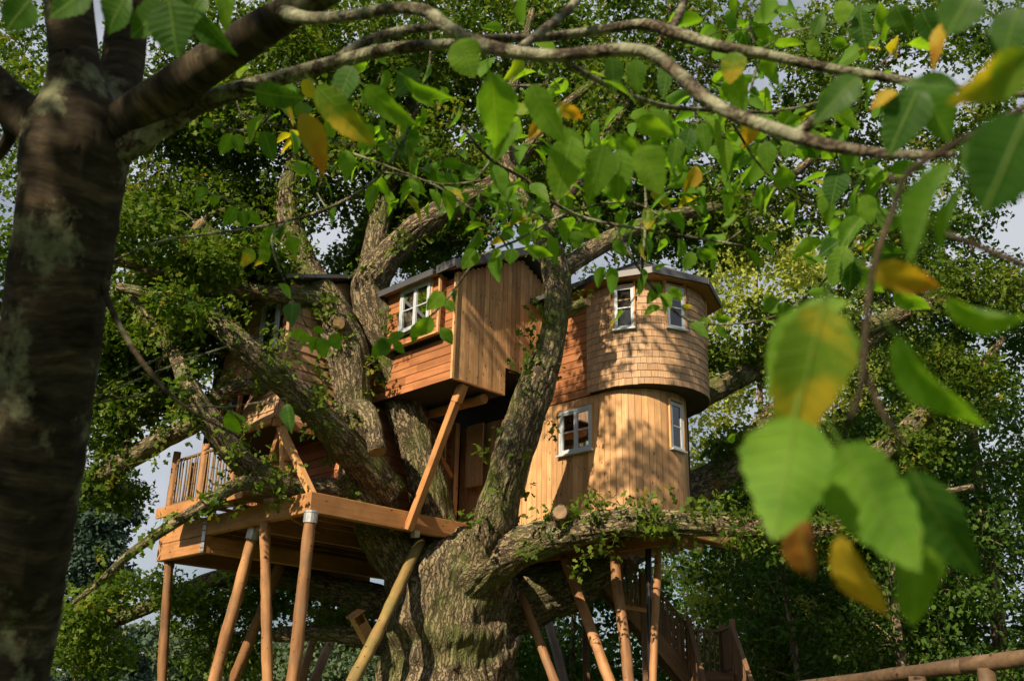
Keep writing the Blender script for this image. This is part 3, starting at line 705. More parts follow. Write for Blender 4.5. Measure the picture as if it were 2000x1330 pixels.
for p, nr, w in loose:
    ex = Vector((-nr.y,nr.x,0)); up_ = (Vector((0,0,1))-nr*.11).normalized(); nrm = ex.cross(up_); b0 = len(V)
    for k in (0, 1):
        c = p+up_*(ph+.05)*k
        for s1, s2 in ((-1,-1),(1,-1),(1,1),(-1,1)): V.append(c+ex*s1*(w/2-.0035)+nr*s2*.008)
    Fc += [tuple(b0+j for j in f) for f in BOXF]
tag(mesh_obj('shingle_course', V, Fc, M['shingle'], tu), kind='stuff')
for wt, wz in UW:
    tr_ = math.radians(wt); nr = Vector((math.cos(tr_), math.sin(tr_), 0)); tgv = Vector((-nr.y,nr.x,0))
    c = ring_pt(TC, TR-.005, wt, wz)
    window(house, c, tgv, nr, UWW, UWH, 1, 2, blind=.2, label='narrow white window between shingles, '+('nearer the cabin' if wt < 220 else 'at the turret front'))
    for s in (-1,1): trim(tu, c+tgv*s*(UWW/2+.018)-Vector((0,0,UWH/2)), c+tgv*s*(UWW/2+.018)+Vector((0,0,UWH/2+.1)), .035, .09, up=nr)
    trim(tu, c+tgv*(-UWW/2-.03)+Vector((0,0,UWH/2+.02)), c+tgv*(UWW/2+.03)+Vector((0,0,UWH/2+.02)), .09, .035)
# thin framed opening on the far side of the turret
cc = ring_pt(TC, TR+.02, 297, 0); nr = Vector((math.cos(math.radians(297)), math.sin(math.radians(297)),0))
trim(tu, cc+Vector((0,0,8.95)), cc+Vector((0,0,9.95)), .05, .06, M['larch'], nr)
# underside of the overhang
V = []; Fc = []; k = 48
for i in range(k+1):
    t = 150+(400-150)*i/k
    V.append(ring_pt(TC, TR+.0, t, 7.792)); V.append(ring_pt(LC, LR-.02, t, 7.792))
for i in range(k): Fc.append((2*i,2*i+1,2*i+3,2*i+2))
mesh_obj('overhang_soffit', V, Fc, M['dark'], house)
# turret roof: eight facets with a grey fascia
ER = 1.66
er = [ring_pt(TC, ER, 45*i, 10.02) for i in range(8)]; apex = H(TC[0]+.02,TC[1],11.02)
rt = mesh_obj('roof', er+[apex], [(i,(i+1)%8,8) for i in range(8)], M['lead'], house)
so_ = mesh_obj('soffit', [ring_pt(TC, ER-.02, 45*i, 9.962) for i in range(8)], [tuple(reversed(range(8)))], M['beam'], rt)
for i in range(8):
    p, q = ring_pt(TC, ER+.0, 45*i, 10.035), ring_pt(TC, ER+.0, 45*(i+1), 10.035)
    bar('fascia', rt, M['lead'], p+(q-p)*.004, q-(q-p)*.004, .03, .13)
    p, q = ring_pt(TC, ER-.02, 45*i, 10.06), apex+Vector((0,0,.01))
    bar('roof_seam', rt, M['lead'], p, q, .03, .025)
slab('roof', house, M['lead'], [H(14.35,12.3,10.0),H(16.2,12.3,10.75),H(16.2,16.8,10.75),H(14.35,16.8,10.0)], .1)
slab('roof', house, M['lead'], [H(16.2,12.3,10.75),H(18.0,12.3,10.0),H(18.0,18.8,10.0),H(16.2,18.8,10.75)], .1)
# turret floor frame
bar('floor_beam', house, M['beam'], H(14.74,10.95,5.08), H(14.74,16.2,5.08), .1, .22)
bar('floor_beam', house, M['beam'], H(14.79,11.0,5.08), H(17.5,11.0,5.08), .1, .22)
bar('floor_beam', house, M['joist'], H(15.7,11.05,4.95), H(15.7,16.2,4.95), .12, .2)
for i in range(8): bar('joist', house, M['joist'], H(14.8,11.4+i*.6,5.11), H(17.6,11.4+i*.6,5.11), .06, .16)
mesh_obj('floor', [H(14.7,10.95,5.205),H(17.6,10.95,5.205),H(17.6,16.2,5.205),H(14.7,16.2,5.205)], [(0,3,2,1)], M['joist'], house)

# --- stilts: tops under the beams, feet on the ground
def stilt(tx, ty, tz, bx, Yb, wpx, mat='log', collar=False, cap=None):
    p = atz(tx, ty, tz); q = at(bx, 1330, Yb if Yb else p.y); d = (q-p); q = p + d*((p.z-.0+.1)/(p.z-q.z))
    r = .77*wpx/2*depth(p)/FPX
    o = log('support_post', toH(q), toH(p), r*1.08, r*.96, M[mat], house, sides=14, bend=.05)
    L = (q-p).length
    if collar:
        V, Fc = tube_data([(Vector((0,0,L-.19)), r*1.12), (Vector((0,0,L-.02)), r*1.12), (Vector((0,0,L-.015)), r*1.2), (Vector((0,0,L+.02)), r*1.2)], 16)
        mesh_obj('collar', V, Fc, M['steel'], o)
    return o
stilt(330,1096,4.70,317,None,24)
stilt(497,1034,5.02,420,19.6,30, collar=True)
stilt(517,1020,5.02,523,18.9,27)
stilt(608,1000,5.03,570,17.8,32, collar=True)
p5 = stilt(822,1054,5.0,690,17.9,28,'mossy_log')
bar('bracket', house, M['steel'], H(12.48,15.02,5.0), H(12.6,15.02,5.0), .12, .12)
stilt(396,1140,4.7,424,24.5,14)
stilt(548,1100,4.85,455,23.2,27)
stilt(640,1160,4.7,588,25.0,20)
stilt(680,1172,4.6,612,24.0,22)
stilt(1000,1120,4.6,1085,20.5,22)
stilt(1103,1090,4.85,1192,19.6,26)
stilt(1198,1062,4.95,1226,18.8,27)
stilt(1066,1192,4.3,1102,22.6,22,'stair')
stilt(1014,1225,4.1,985,21.8,22,'stair')
stilt(1286,1058,4.98,1276,19.2,19)
stilt(1142,1150,4.6,1146,23.0,18,'stair')
p = atz(1262,1062,4.95); dp = []
path = [(toH(atz(1225,1062,5.03)),.06),(toH(p)+Vector((0,0,.02)),.06),(toH(p)+Vector((.03,-.02,-.3)),.06),(toH(p)+Vector((.03,-.02,-2)),.06),(toH(p)+Vector((.03,-.02,-4.95)),.06)]
V, Fc = tube_data(catmull(path,.15), 14); dpo = mesh_obj('drainpipe', V, Fc, M['pipe'], house, True)
for zz in (-.45,-2.2):
    V, Fc = tube_data([(toH(p)+Vector((.03,-.02,zz)),.075),(toH(p)+Vector((.03,-.02,zz-.1)),.075)], 14); mesh_obj('pipe_joint', V, Fc, M['pipe'], dpo)

# ------------------------------------------------------------------ staircase behind the stilts
st_o = empty('staircase', at(1370,1330,22.0) * 1.0); st_o.location.z = 0; SL = st_o.location.copy()
tag(st_o, 'dark timber staircase with slatted railings and a landing, right of the turret stilts', 'staircase')
def S(x, y, z): return Vector((x,y,z)) - SL
LZ = 2.72; lx0, lx1, ly0, ly1 = 3.82, 4.72, 22.0, 23.1
for i in range(7): bar('landing_board', st_o, M['stair'], S(lx0-.05,ly0+.08+i*.15,LZ), S(lx1+.05,ly0+.08+i*.15,LZ), .14, .04)
for x in (lx0, lx1): bar('landing_beam', st_o, M['stair'], S(x,ly0,LZ-.12), S(x,ly1,LZ-.12), .06, .2)
bar('landing_beam', st_o, M['stair'], S(lx0-.05,ly0-.02,LZ-.11), S(lx1+.05,ly0-.02,LZ-.11), .05, .18)
for x, y in ((lx0,ly0),(lx1,ly0),(lx0,ly1),(lx1,ly1)): bar('newel_post', st_o, M['stair'], S(x,y,-.1), S(x,y,LZ+1.12), .11, .11, (0,1,0))
def balustrade(p, q, h=.98, n=9, lo=.12):
    p, q = Vector(p), Vector(q)
    bar('handrail', st_o, M['stair'], S(*(p+Vector((0,0,h)))), S(*(q+Vector((0,0,h)))), .09, .05)
    bar('bottom_rail', st_o, M['stair'], S(*(p+Vector((0,0,lo)))), S(*(q+Vector((0,0,lo)))), .05, .06)
    for i in range(n):
        c = p.lerp(q, (i+.5)/n); bar('baluster', st_o, M['stair'], S(*(c+Vector((0,0,lo)))), S(*(c+Vector((0,0,h)))), .045, .045, (0,1,0))
balustrade((lx0,ly1,LZ),(lx1,ly1,LZ), n=8); balustrade((lx1,ly0,LZ),(lx1,ly1,LZ), n=9)
fy = ly0-3.3
for x in (lx0, lx1):
    bar('stringer', st_o, M['stair'], S(x,ly0,LZ-.1), S(x,fy,0), .06, .28); balustrade((x,ly0-.06,LZ-.05),(x,fy,.05), n=26)
for i in range(14):
    f = (i+.6)/14; bar('tread', st_o, M['stair'], S(lx0,ly0-3.3*f,LZ*(1-f)), S(lx1,ly0-3.3*f,LZ*(1-f)), .25, .04)
    bar('riser', st_o, M['stair'], S(lx0,ly0-3.3*f+.11,LZ*(1-f)+.09), S(lx1,ly0-3.3*f+.11,LZ*(1-f)+.09), .02, .15)
ux = 1.75; uz = 5.0
for y in (ly0+.1, ly1-.05):
    bar('stringer', st_o, M['stair'], S(lx0,y,LZ-.1), S(ux,y,uz), .06, .3); balustrade((lx0,y,LZ),(ux,y,uz), n=22)
for i in range(13):
    f = (i+.6)/13; bar('tread', st_o, M['stair'], S(lx0+(ux-lx0)*f,ly0+.1,LZ+(uz-LZ)*f), S(lx0+(ux-lx0)*f,ly1-.05,LZ+(uz-LZ)*f), .25, .04)
bar('newel_post', st_o, M['stair'], S(2.9,ly0+.1,0), S(2.9,ly0+.1,4.7), .11, .11, (0,1,0))
bar('tie_beam', st_o, M['beam'], S(*at(1220,1185,21.0)), S(*at(1285,1195,21.0)), .06, .08)

# ------------------------------------------------------------------ the oak
base = at(870,1330,21.0); oak = empty('oak_tree', (base.x, base.y, 0))
tag(oak, 'giant old oak tree with thick spreading limbs holding the treehouse', 'tree')
OL = oak.location.copy()
def L_(*pts, k=.84): return [(at(x,y,Y), k*w/2*depth(at(x,y,Y))/FPX) for x,y,Y,w in pts]
trunk = [(Vector((base.x-.1,21.05,-.3)),2.3),(Vector((base.x-.05,21.05,.25)),1.75),(Vector((base.x,21.05,.8)),1.5)] + L_((868,1330,21.05,262),(872,1270,21.0,252),(880,1200,20.95,262),(888,1150,21.0,270),(893,1105,21.1,235),(893,1070,21.2,180), k=.97)
limbs = {
 'A': L_((925,1185,20.6,150),(945,1110,20.0,118),(962,1050,19.4,100),(980,960,18.8,88),(1012,860,18.4,88),(1048,750,18.15,82),(1078,660,18.05,62),(1088,590,18.05,60),(1086,525,18.1,62),(1060,460,18.2,52),(1025,410,18.3,42),(1000,330,18.4,36),(985,240,18.5,28),(1010,140,18.6,22),(1040,20,18.8,16)),
 'A2': L_((1088,535,18.1,48),(1130,505,18.4,44),(1200,465,18.9,40),(1300,425,19.5,34),(1420,400,20.2,28),(1520,360,20.8,22),(1620,280,21.4,16),(1700,180,22,10)),
 'A3': L_((1064,470,18.2,36),(1110,380,18.6,32),(1170,290,19,28),(1230,190,19.5,22),(1290,80,20,16),(1330,-60,20.5,10)),
 'B': L_((900,1150,20.5,150),(985,1085,19.5,105),(1040,1062,18.9,88),(1110,1040,18.3,74),(1200,1022,17.7,66),(1320,1022,17.4,60),(1450,1030,17.3,52),(1580,1040,17.3,44),(1700,1015,17.4,34),(1800,975,17.5,24),(1900,950,17.6,14)),
 'C': L_((870,1165,20.7,180),(800,1110,20.5,130),(742,1035,20.1,100),(708,950,19.8,82),(692,860,19.6,80),(690,770,19.5,88),(678,690,19.5,92),(655,620,19.5,84),(610,545,19.5,66),(572,460,19.6,54),(560,380,19.7,46),(580,300,19.8,38),(600,200,20,30),(590,90,20.2,22),(560,-40,20.4,14)),
 'D': L_((900,1140,20.8,170),(858,1050,20.7,110),(838,960,20.5,96),(806,840,20.3,88),(765,720,20.1,80),(738,630,20,92),(722,560,19.9,88),(760,500,19.7,72),(815,445,19.4,62),(880,405,19.2,54),(950,370,19.0,44),(1020,300,18.9,32),(1100,210,18.8,22),(1200,130,18.8,14)),
 'D2': L_((722,570,19.9,70),(735,460,20.2,56),(765,340,20.5,46),(800,220,20.8,36),(830,100,21.2,28),(850,-40,21.6,20)),
 'E': L_((760,965,19.9,90),(705,900,19.3,80),(640,830,18.5,76),(580,770,17.9,70),(520,715,17.3,64),(470,670,17.0,56),(400,620,17.0,42),(310,580,17.0,30),(230,560,17,20)),
 'F': L_((760,1000,20.3,70),(690,968,19.7,58),(620,956,19.0,54),(570,956,18.6,54),(530,945,18.2,58),(470,900,17.5,60),(415,830,17.0,60),(375,770,16.8,50),(345,700,17.0,36),(300,640,17.2,26),(250,560,17.3,16)),
 'F2': L_((550,952,18.4,38),(470,945,17.2,36),(400,985,16.4,28),(330,1028,16.3,25),(250,1085,16.2,21),(190,1140,16.1,15),(140,1180,16,8)),
 'G': L_((640,600,19.5,60),(560,540,19.3,48),(500,500,19.1,42),(440,482,18.9,40),(388,440,18.7,36)),
 'H': L_((870,1210,21.2,160),(760,1180,22,80),(650,1152,22.8,64),(540,1125,23.6,56),(430,1130,24.2,46),(300,1180,24.8,36),(180,1230,25.2,24),(60,1260,25.5,14)),
 'I': L_((800,1265,21.4,80),(720,1248,21.6,44),(640,1236,22,38),(545,1238,22.4,34)),
 'J': L_((930,1190,21.6,190),(1050,1160,22.1,140),(1160,1110,22.5,122),(1260,1040,22.8,100),(1345,965,23,76),(1420,915,23.1,70),(1475,850,23.2,60),(1550,780,23.4,50),(1650,700,23.6,40),(1760,620,24,28)),
 'K': L_((1240,860,22.8,60),(1330,800,22.9,56),(1400,760,23,52),(1470,725,23.1,48),(1560,690,23.3,46),(1680,645,23.6,44),(1800,600,24,42),(1920,575,24.4,36),(2060,560,25,26)),
 'M': L_((1640,940,23.2,30),(1690,905,23.3,46),(1750,862,23.4,54),(1810,805,23.6,44),(1890,745,24,28),(1960,660,24.2,14)),
 'N': L_((645,590,19.5,50),(570,578,19.0,42),(480,566,18.5,36),(390,552,18.1,28),(290,530,17.7,20),(200,500,17.4,12)),
 'O': L_((150,965,21,36),(230,910,20.6,46),(310,862,20.2,48),(380,825,19.6,44),(450,760,19.2,40),(560,760,19.4,40)),
}
limbs['T'] = trunk
ob = M['oak_bark']; SK = []
for k, pts in limbs.items():
    big = pts[0][1]
    rm_ = max(r for _, r in pts); sides = 168 if k == 'T' else (72 if rm_ > .45 else 44 if big > .25 else 20)
    fq = 5.2 if k == 'T' else (2.2 if rm_ > .45 else 1.5 if big > .25 else .9)
    o, path = tube('trunk' if k == 'T' else 'limb', pts, ob, oak, OL, sides=sides, step=.05 if sides > 40 else .09, amp=.055 if k == 'T' else .10, freq=fq, long=.075, lump=.22 if k == 'T' else .15, seed=len(SK)*.37)
    if k != 'T': SK += [(p, r) for i, (p, r) in enumerate(path) if i % 4 == 0 and r < .42]
def stub(pts, name='branch_stub'):
    o, path = tube(name, pts, ob, oak, OL, sides=16, step=.06, amp=.08, freq=1.5, long=.3, lump=.12, seed=4.2)
    p, r = path[-1]; t = (path[-1][0]-path[-3][0]).normalized()
    V, Fc = tube_data([(p+t*.001, r*.93), (p+t*.012, r*.9)], 16); mesh_obj('cut_face', V, Fc, M['cut'], o, False, OL)
    return o
stub(L_((690,795,19.4,44),(712,800,18.9,46),(727,830,18.6,46),(737,882,18.4,42)))
stub(L_((668,640,19.5,40),(664,634,19.1,34),(662,632,18.85,30)))
stub(L_((400,450,18.8,36),(386,438,18.65,36)))
stub(L_((1095,612,18.1,40),(1125,600,18.0,30),(1148,590,17.8,20)))
stub(L_((1105,1030,18.4,50),(1098,1010,18.0,40),(1094,1000,17.75,36)))
stub(L_((1395,930,23.1,40),(1398,946,22.7,26)))
stub(L_((545,1238,22.4,33),(538,1239,22.45,32)))
def pxblob(x, y, Y, rpx, n, sy=1.0, dY=1.6): # a clump of crown around a seen place
    c = at(x,y,Y); r = rpx*depth(c)/FPX; return (c, (r, dY, r*sy), n)
crown = [
 # over the house, behind and around the limbs
 pxblob(480,130,20.5,250,62,.9,2.6), pxblob(330,280,20,180,36,.9,2), pxblob(560,330,20.5,170,34,.9,2.2), pxblob(720,150,21,230,60,.9,2.8),
 pxblob(760,330,21,180,44,.9,2.2), pxblob(960,120,21,250,66,.9,2.8), pxblob(900,330,21.5,190,48,.8,2.4), pxblob(1120,300,20.8,210,52,.9,2.4),
 pxblob(1230,110,21,230,56,.9,2.6), pxblob(1340,330,21,170,36,.8,2), pxblob(1480,180,21.6,180,32,.9,2.2), pxblob(1640,260,22,160,28,.9,2),
 pxblob(1740,60,22,170,26,.9,2.2), pxblob(1860,250,22.5,160,24,.9,2), pxblob(1120,440,20.8,120,18,.6,1.4), pxblob(850,460,21.5,110,22,.6,1.2), pxblob(1380,450,21,110,16,.5,1.4),
 # left masses in front of the shingled cabin
 pxblob(400,528,18.8,150,46,.36,.9), pxblob(265,600,20.0,120,40,.7,1.0), pxblob(560,525,18.8,100,22,.45,.8), pxblob(270,740,20.6,110,34,.7,1.0), pxblob(350,690,17.2,60,8,.7,.6),
 pxblob(230,480,17,100,16,.7,1.2), pxblob(40,300,19,130,34,1.4,1.6), pxblob(10,560,19,100,26,1.4,1.4), pxblob(60,110,19.5,120,26,1.0,1.6), pxblob(250,830,21,90,20,.6,1.0), pxblob(210,960,21.2,90,16,.6,1.0),
 pxblob(270,650,19.6,130,36,.5,.8), pxblob(230,720,20.6,90,28,.8,.8), pxblob(400,530,17.4,110,14,.35,.4), pxblob(360,780,16.2,50,8,.5,.5),
 # low left behind the stilts
 pxblob(300,1200,24,150,36,.5,1.6), pxblob(520,1170,24,120,26,.45,1.4), pxblob(160,1260,24.5,120,26,.6,1.6), pxblob(440,1270,24.5,90,16,.5,1.4), pxblob(680,1205,23.4,80,14,.5,1.0),
 # right side limbs
 pxblob(1600,1040,17.4,130,20,.3,.8), pxblob(1430,700,23,80,12,.5,1.0), pxblob(1560,640,23.4,120,16,.5,1.2), pxblob(1800,560,24,150,22,.6,1.4), pxblob(1420,860,22.9,70,10,.5,.8),
 pxblob(900,470,23.6,210,44,.35,.9), pxblob(650,480,23,120,22,.5,.9), pxblob(1250,470,23.6,110,14,.35,.8), pxblob(300,635,16.3,80,16,.9,.4), pxblob(600,535,18.9,75,14,.25,.3), pxblob(1480,400,23,160,24,.6,1.2), pxblob(1700,420,24,150,24,.6,1.2),
 pxblob(390,660,20.6,110,30,.55,.7), pxblob(330,770,20.8,80,20,.6,.6), pxblob(200,420,20,120,22,.8,1.0), pxblob(420,400,21,130,24,.6,1.0),
 pxblob(1850,760,23.6,110,24,.7,.6), pxblob(1950,580,24.2,110,20,.6,.7), pxblob(1760,880,23.2,70,10,.6,.4),
 pxblob(1930,90,22.5,140,22,.9,1.2), pxblob(1980,360,23,110,16,.8,1.0), pxblob(1570,110,22,120,12,.8,1.0),
 # above and beside the frame
 ((-2,22,17.5),(6,5,2.2),70), ((5,23,17.5),(6,5,2.5),60), ((-8,21,12.5),(3,4,3),34), ((9.5,23,12),(3,4,3),34), ((0,27,13),(7,2.5,4),60),
]
crown = [(c, r, int(n*(3.0 if i < 4 else 2.4)) if i < 17 else int(n*1.35) if i < 58 else n) for i, (c, r, n) in enumerate(crown)]
targets = blob_targets(crown, thr=-.12, fr=.5, seed=2.7)
targets += blob_targets([((-2.4,10.2,14.3),(4.0,1.4,2.3),64), ((-3.2,13.4,13.4),(3.5,1.2,.9),22)], thr=.04, fr=.5, seed=5.2)   # unseen bough added over the viewer's side to dapple the house
# sprays standing on the limbs themselves
def sprays(key, t0, t1, n, r=.35, zup=.1):
    P = limbs[key]; path = catmull(P, .15); a, b_ = int(t0*(len(path)-1)), int(t1*(len(path)-1))
    out = []
    for _ in range(n):
        p, rr = path[random.randint(a, b_)]
        d = Vector((random.gauss(0,1), random.gauss(-.5,.6), random.gauss(zup,.8))).normalized()
        out.append(p + d*(rr+random.uniform(.05,r)))
    return out
tuft = sprays('A',.12,.62,38) + sprays('B',.28,.75,90,.45,.3) + sprays('C',.25,.6,30) + sprays('D',.3,.62,16) + sprays('E',.12,.75,40,.4,.5) + sprays('F',.3,.97,52) + sprays('F2',.1,.9,16,.35,.0) + sprays('K',.2,.9,50) + sprays('M',.1,.9,30) + sprays('J',.5,.95,30) + sprays('I',.1,.9,8) + sprays('O',.05,.9,36) + sprays('N',.3,.8,16,.4,.6) + sprays('A2',.1,.5,12)
V, Fc, U = grow(SK, targets + tuft, seg=.35, tip=.007)
set_run(tag(mesh_obj('branch', V, Fc, ob, oak, True, OL), kind='stuff'), U)
lc1 = cluster_leaves(targets, [random.uniform(.38,.62) for _ in targets], 42, .164, flat=.62)
lc2 = cluster_leaves(tuft, [random.uniform(.13,.28) for _ in tuft], 40, .15, flat=.9, jit=.9)
cat_ = [np.concatenate([a, b_]) for a, b_ in zip(lc1, lc2)]
leaf_mass('crown', cat_[0], cat_[1], cat_[2], cat_[3], T_OAK, M['oak_leaf'], oak, OL, cat_[4])
print('oak targets', len(targets), len(tuft), 'leaves', len(cat_[0]))

# ------------------------------------------------------------------ background trees
def bg_tree(name, label, cat, group, loc, h, spread, trunk_r, nt, per, size, mat, low=.12, crad=(.5,.9), tmpl=None, lean=(0,0), conic=False, shape=None, bark='wood_bark'):
    loc = Vector((loc[0], loc[1], ground_z(loc[0], loc[1]))); r = empty(name, loc); tag(r, label, cat, group)
    top = loc+Vector((lean[0], lean[1], h*.93)); mid = loc.lerp(top,.5)+Vector((random.uniform(-.25,.25), random.uniform(-.2,.2),0))
    o, path = tube('trunk', [(loc-Vector((0,0,.2)),trunk_r*1.25),(loc+Vector((0,0,h*.08)),trunk_r),(mid,trunk_r*.72),(top,trunk_r*.15)], M[bark], r, loc, sides=10, step=.5, lump=.1)
    tg = []
    while len(tg) < nt:
        f = random.random(); z = low+(1-low)*f
        w = (1-z)**.8*1.15 if conic else (math.sin(math.pi*min(1,max(0,(z-low*.4)/(1.04-low*.4))))**.55)
        a = random.uniform(0, 2*math.pi); q = random.random()**.4
        p = loc.lerp(top, z)+Vector((math.cos(a)*spread*w*q, math.sin(a)*spread*w*q, random.uniform(-.3,.3)))
        if mnoise.noise(p*.35+Vector((h,0,0))) < -.18: continue
        tg.append(p)
    V, Fc, U = grow([(p, rr) for p, rr in path[2:]], tg, seg=.9, tip=.011, power=.42)
    set_run(tag(mesh_obj('branch', V, Fc, M[bark], r, True, loc), kind='stuff'), U)
    L4 = cluster_leaves(tg, [random.uniform(*crad) for _ in tg], per, size, flat=.7 if not conic else .35)
    leaf_mass('crown', L4[0], L4[1], L4[2], L4[3], tmpl or T_RHOMB, M[mat], r, loc, L4[4])
    return r
def X(px, Y): return at(px, 1100, Y).x
W = 'trees of the wood on the right'
bg_tree('ash_tree', 'pale sunlit ash tree rising right of the turret roof', 'tree', W, (X(1520,33),33), 19.5, 3.7, .18, 400, 34, .20, 'pale_leaf', .1, (.5,.9), T_RHOMB)
bg_tree('ash_tree', 'tall pale tree behind the dark limb, nearer the right edge than the sunlit ash', 'tree', W, (X(1700,38),38), 21.0, 3.6, .2, 240, 30, .21, 'pale_leaf', .1, (.5,.9), T_RHOMB)
bg_tree('woodland_tree', 'dark leafy tree filling the right edge behind the near leaves', 'tree', W, (X(1930,28),28), 17.0, 3.6, .22, 330, 34, .18, 'wood_leaf', .03, (.5,.9), T_RHOMB)
bg_tree('woodland_tree', 'slender leafy tree directly right of the staircase landing', 'tree', W, (X(1555,27),27), 9.0, 2.2, .12, 150, 30, .15, 'wood_leaf', .02, (.45,.75), T_OVAL, lean=(-.6,0))
bg_tree('woodland_tree', 'slim leafy tree behind the stairs handrail', 'tree', W, (X(1450,31),31), 8.5, 2.4, .12, 140, 28, .16, 'wood_leaf', .0, (.45,.8), T_RHOMB)
bg_tree('woodland_tree', 'shaded tree between the hanging yellow leaf and the log fence', 'tree', W, (X(1740,26),26), 10.0, 2.8, .14, 260, 32, .15, 'wood_leaf', .0, (.45,.8), T_OVAL, lean=(.4,0))
bg_tree('woodland_tree', 'leafy tree seen between the stilts under the turret', 'tree', W, (X(1130,36),36), 8.5, 3.6, .15, 260, 30, .24, 'wood_leaf', .0, (.5,.9), T_RHOMB)
bg_tree('woodland_tree', 'leafy tree in the gap just right of the oak trunk', 'tree', W, (X(1020,40),40), 7.5, 3.2, .15, 150, 28, .24, 'wood_leaf', .0, (.6,.9))
bg_tree('woodland_tree', 'broad dark tree outside the right edge of the view', 'tree', W, (X(2200,30),30), 15, 3.6, .22, 150, 22, .2, 'wood_leaf', .03, (.6,.9))
bg_tree('woodland_tree', 'dark tree backing the wood beyond the log fence', 'tree', W, (X(1830,40),40), 17, 4.6, .25, 260, 30, .24, 'wood_leaf', .02, (.7,1.1))
bg_tree('woodland_tree', 'dense tree backing the wood behind the landing', 'tree', W, (X(1400,44),44), 11, 4.2, .22, 170, 24, .22, 'wood_leaf', .0, (.7,1.1))
bg_tree('woodland_tree', 'low dense tree farthest back in the middle of the wood', 'tree', W, (X(1620,48),48), 15, 4.4, .22, 170, 24, .24, 'wood_leaf', .0, (.7,1.1))
bg_tree('conifer_tree', 'bluish conifer standing far off beside the near trunk', 'tree', None, (X(185,52),52), 16.5, 4.2, .3, 260, 34, .30, 'needle', .06, (.6,1.0), conic=True)
F_ = 'round trees far across the meadow'
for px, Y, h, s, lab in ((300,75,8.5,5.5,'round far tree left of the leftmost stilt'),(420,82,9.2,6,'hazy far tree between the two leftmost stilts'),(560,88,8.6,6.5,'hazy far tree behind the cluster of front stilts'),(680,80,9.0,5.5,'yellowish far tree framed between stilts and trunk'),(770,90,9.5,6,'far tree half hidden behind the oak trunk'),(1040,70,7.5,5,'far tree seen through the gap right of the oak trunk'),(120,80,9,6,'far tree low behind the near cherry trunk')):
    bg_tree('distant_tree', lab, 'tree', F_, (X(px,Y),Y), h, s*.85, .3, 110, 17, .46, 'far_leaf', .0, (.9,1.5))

for px_, py_, h, s, lab in ((-24,14,13,5.5,'unseen broad tree added far to the left to cut sky light'),(-20,-4,11,5.5,'unseen broad tree added behind the viewer on the left to cut sky light'),(-9,-22,11,6,'unseen broad tree added well behind the viewer to cut sky light'),(6,-20,13,6,'unseen tall tree added straight behind the viewer to cut sky light'),(17,-8,13,6,'unseen broad tree added behind the viewer on the right to cut sky light'),(19,8,14,5.5,'unseen broad tree added on the right to cut sky light')):
    bg_tree('sky_block_tree', lab, 'tree', 'unseen trees added to cut sky light', (px_,py_), h, s, .35, 120, 12, .6, 'wood_leaf', .0, (1.0,1.6))  # out-of-view trees added to hold open-sky light off the house

# ------------------------------------------------------------------ nest box on the broken branch
c = at(708,1226,20.9); nb = empty('nest_box', c); tag(nb, 'small pale wooden nest box tilted on the broken oak branch', 'nest box')
nb.rotation_euler = (math.radians(12), math.radians(-38), math.radians(25))
for nm, p, q, w, h in (('side_panel',(-.1,-.13,0),(-.1,.13,0),.02,.62),('side_panel',(.1,-.13,0),(.1,.13,0),.02,.62),('back_panel',(-.088,.12,0),(.088,.12,0),.02,.60),('front_panel',(-.088,-.12,-.09),(.088,-.12,-.09),.02,.42),('roof_panel',(-.15,-.02,.325),(.15,-.02,.325),.34,.02),('floor_panel',(-.088,0,-.29),(.088,0,-.29),.21,.02)):
    bar(nm, nb, M['pale'], p, q, w, h)

# ------------------------------------------------------------------ log fence, lower right
fp = [at(1560,1342,8.0), at(1790,1311,7.0), at(2080,1275,6.2)]
fe = empty('log_fence', Vector((fp[1].x, fp[1].y, ground_z(fp[1].x, fp[1].y)))); tag(fe, 'rustic fence with a peeled log top rail at the lower right', 'fence'); FL = fe.location.copy()
RL = wood_mat('shaded_rail', (.06,.04,.024), (.15,.10,.06), vary=.2)  # rail tone darkened: the shade on the fence is put into its colour
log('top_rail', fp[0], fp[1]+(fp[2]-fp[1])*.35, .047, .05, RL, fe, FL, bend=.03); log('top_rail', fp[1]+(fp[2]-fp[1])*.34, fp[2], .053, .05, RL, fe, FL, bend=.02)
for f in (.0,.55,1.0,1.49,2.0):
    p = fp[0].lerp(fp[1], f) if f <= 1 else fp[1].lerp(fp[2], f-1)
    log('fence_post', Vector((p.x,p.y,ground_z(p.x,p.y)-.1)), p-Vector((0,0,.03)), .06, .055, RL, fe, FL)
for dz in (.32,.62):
    bar('lower_rail', fe, RL, fp[0]-FL-Vector((0,.03,dz)), fp[1]-FL-Vector((0,.03,dz)), .04, .12); bar('lower_rail', fe, RL, fp[1]-FL-Vector((0,.03,dz)), fp[2]-FL-Vector((0,.03,dz)), .04, .12)

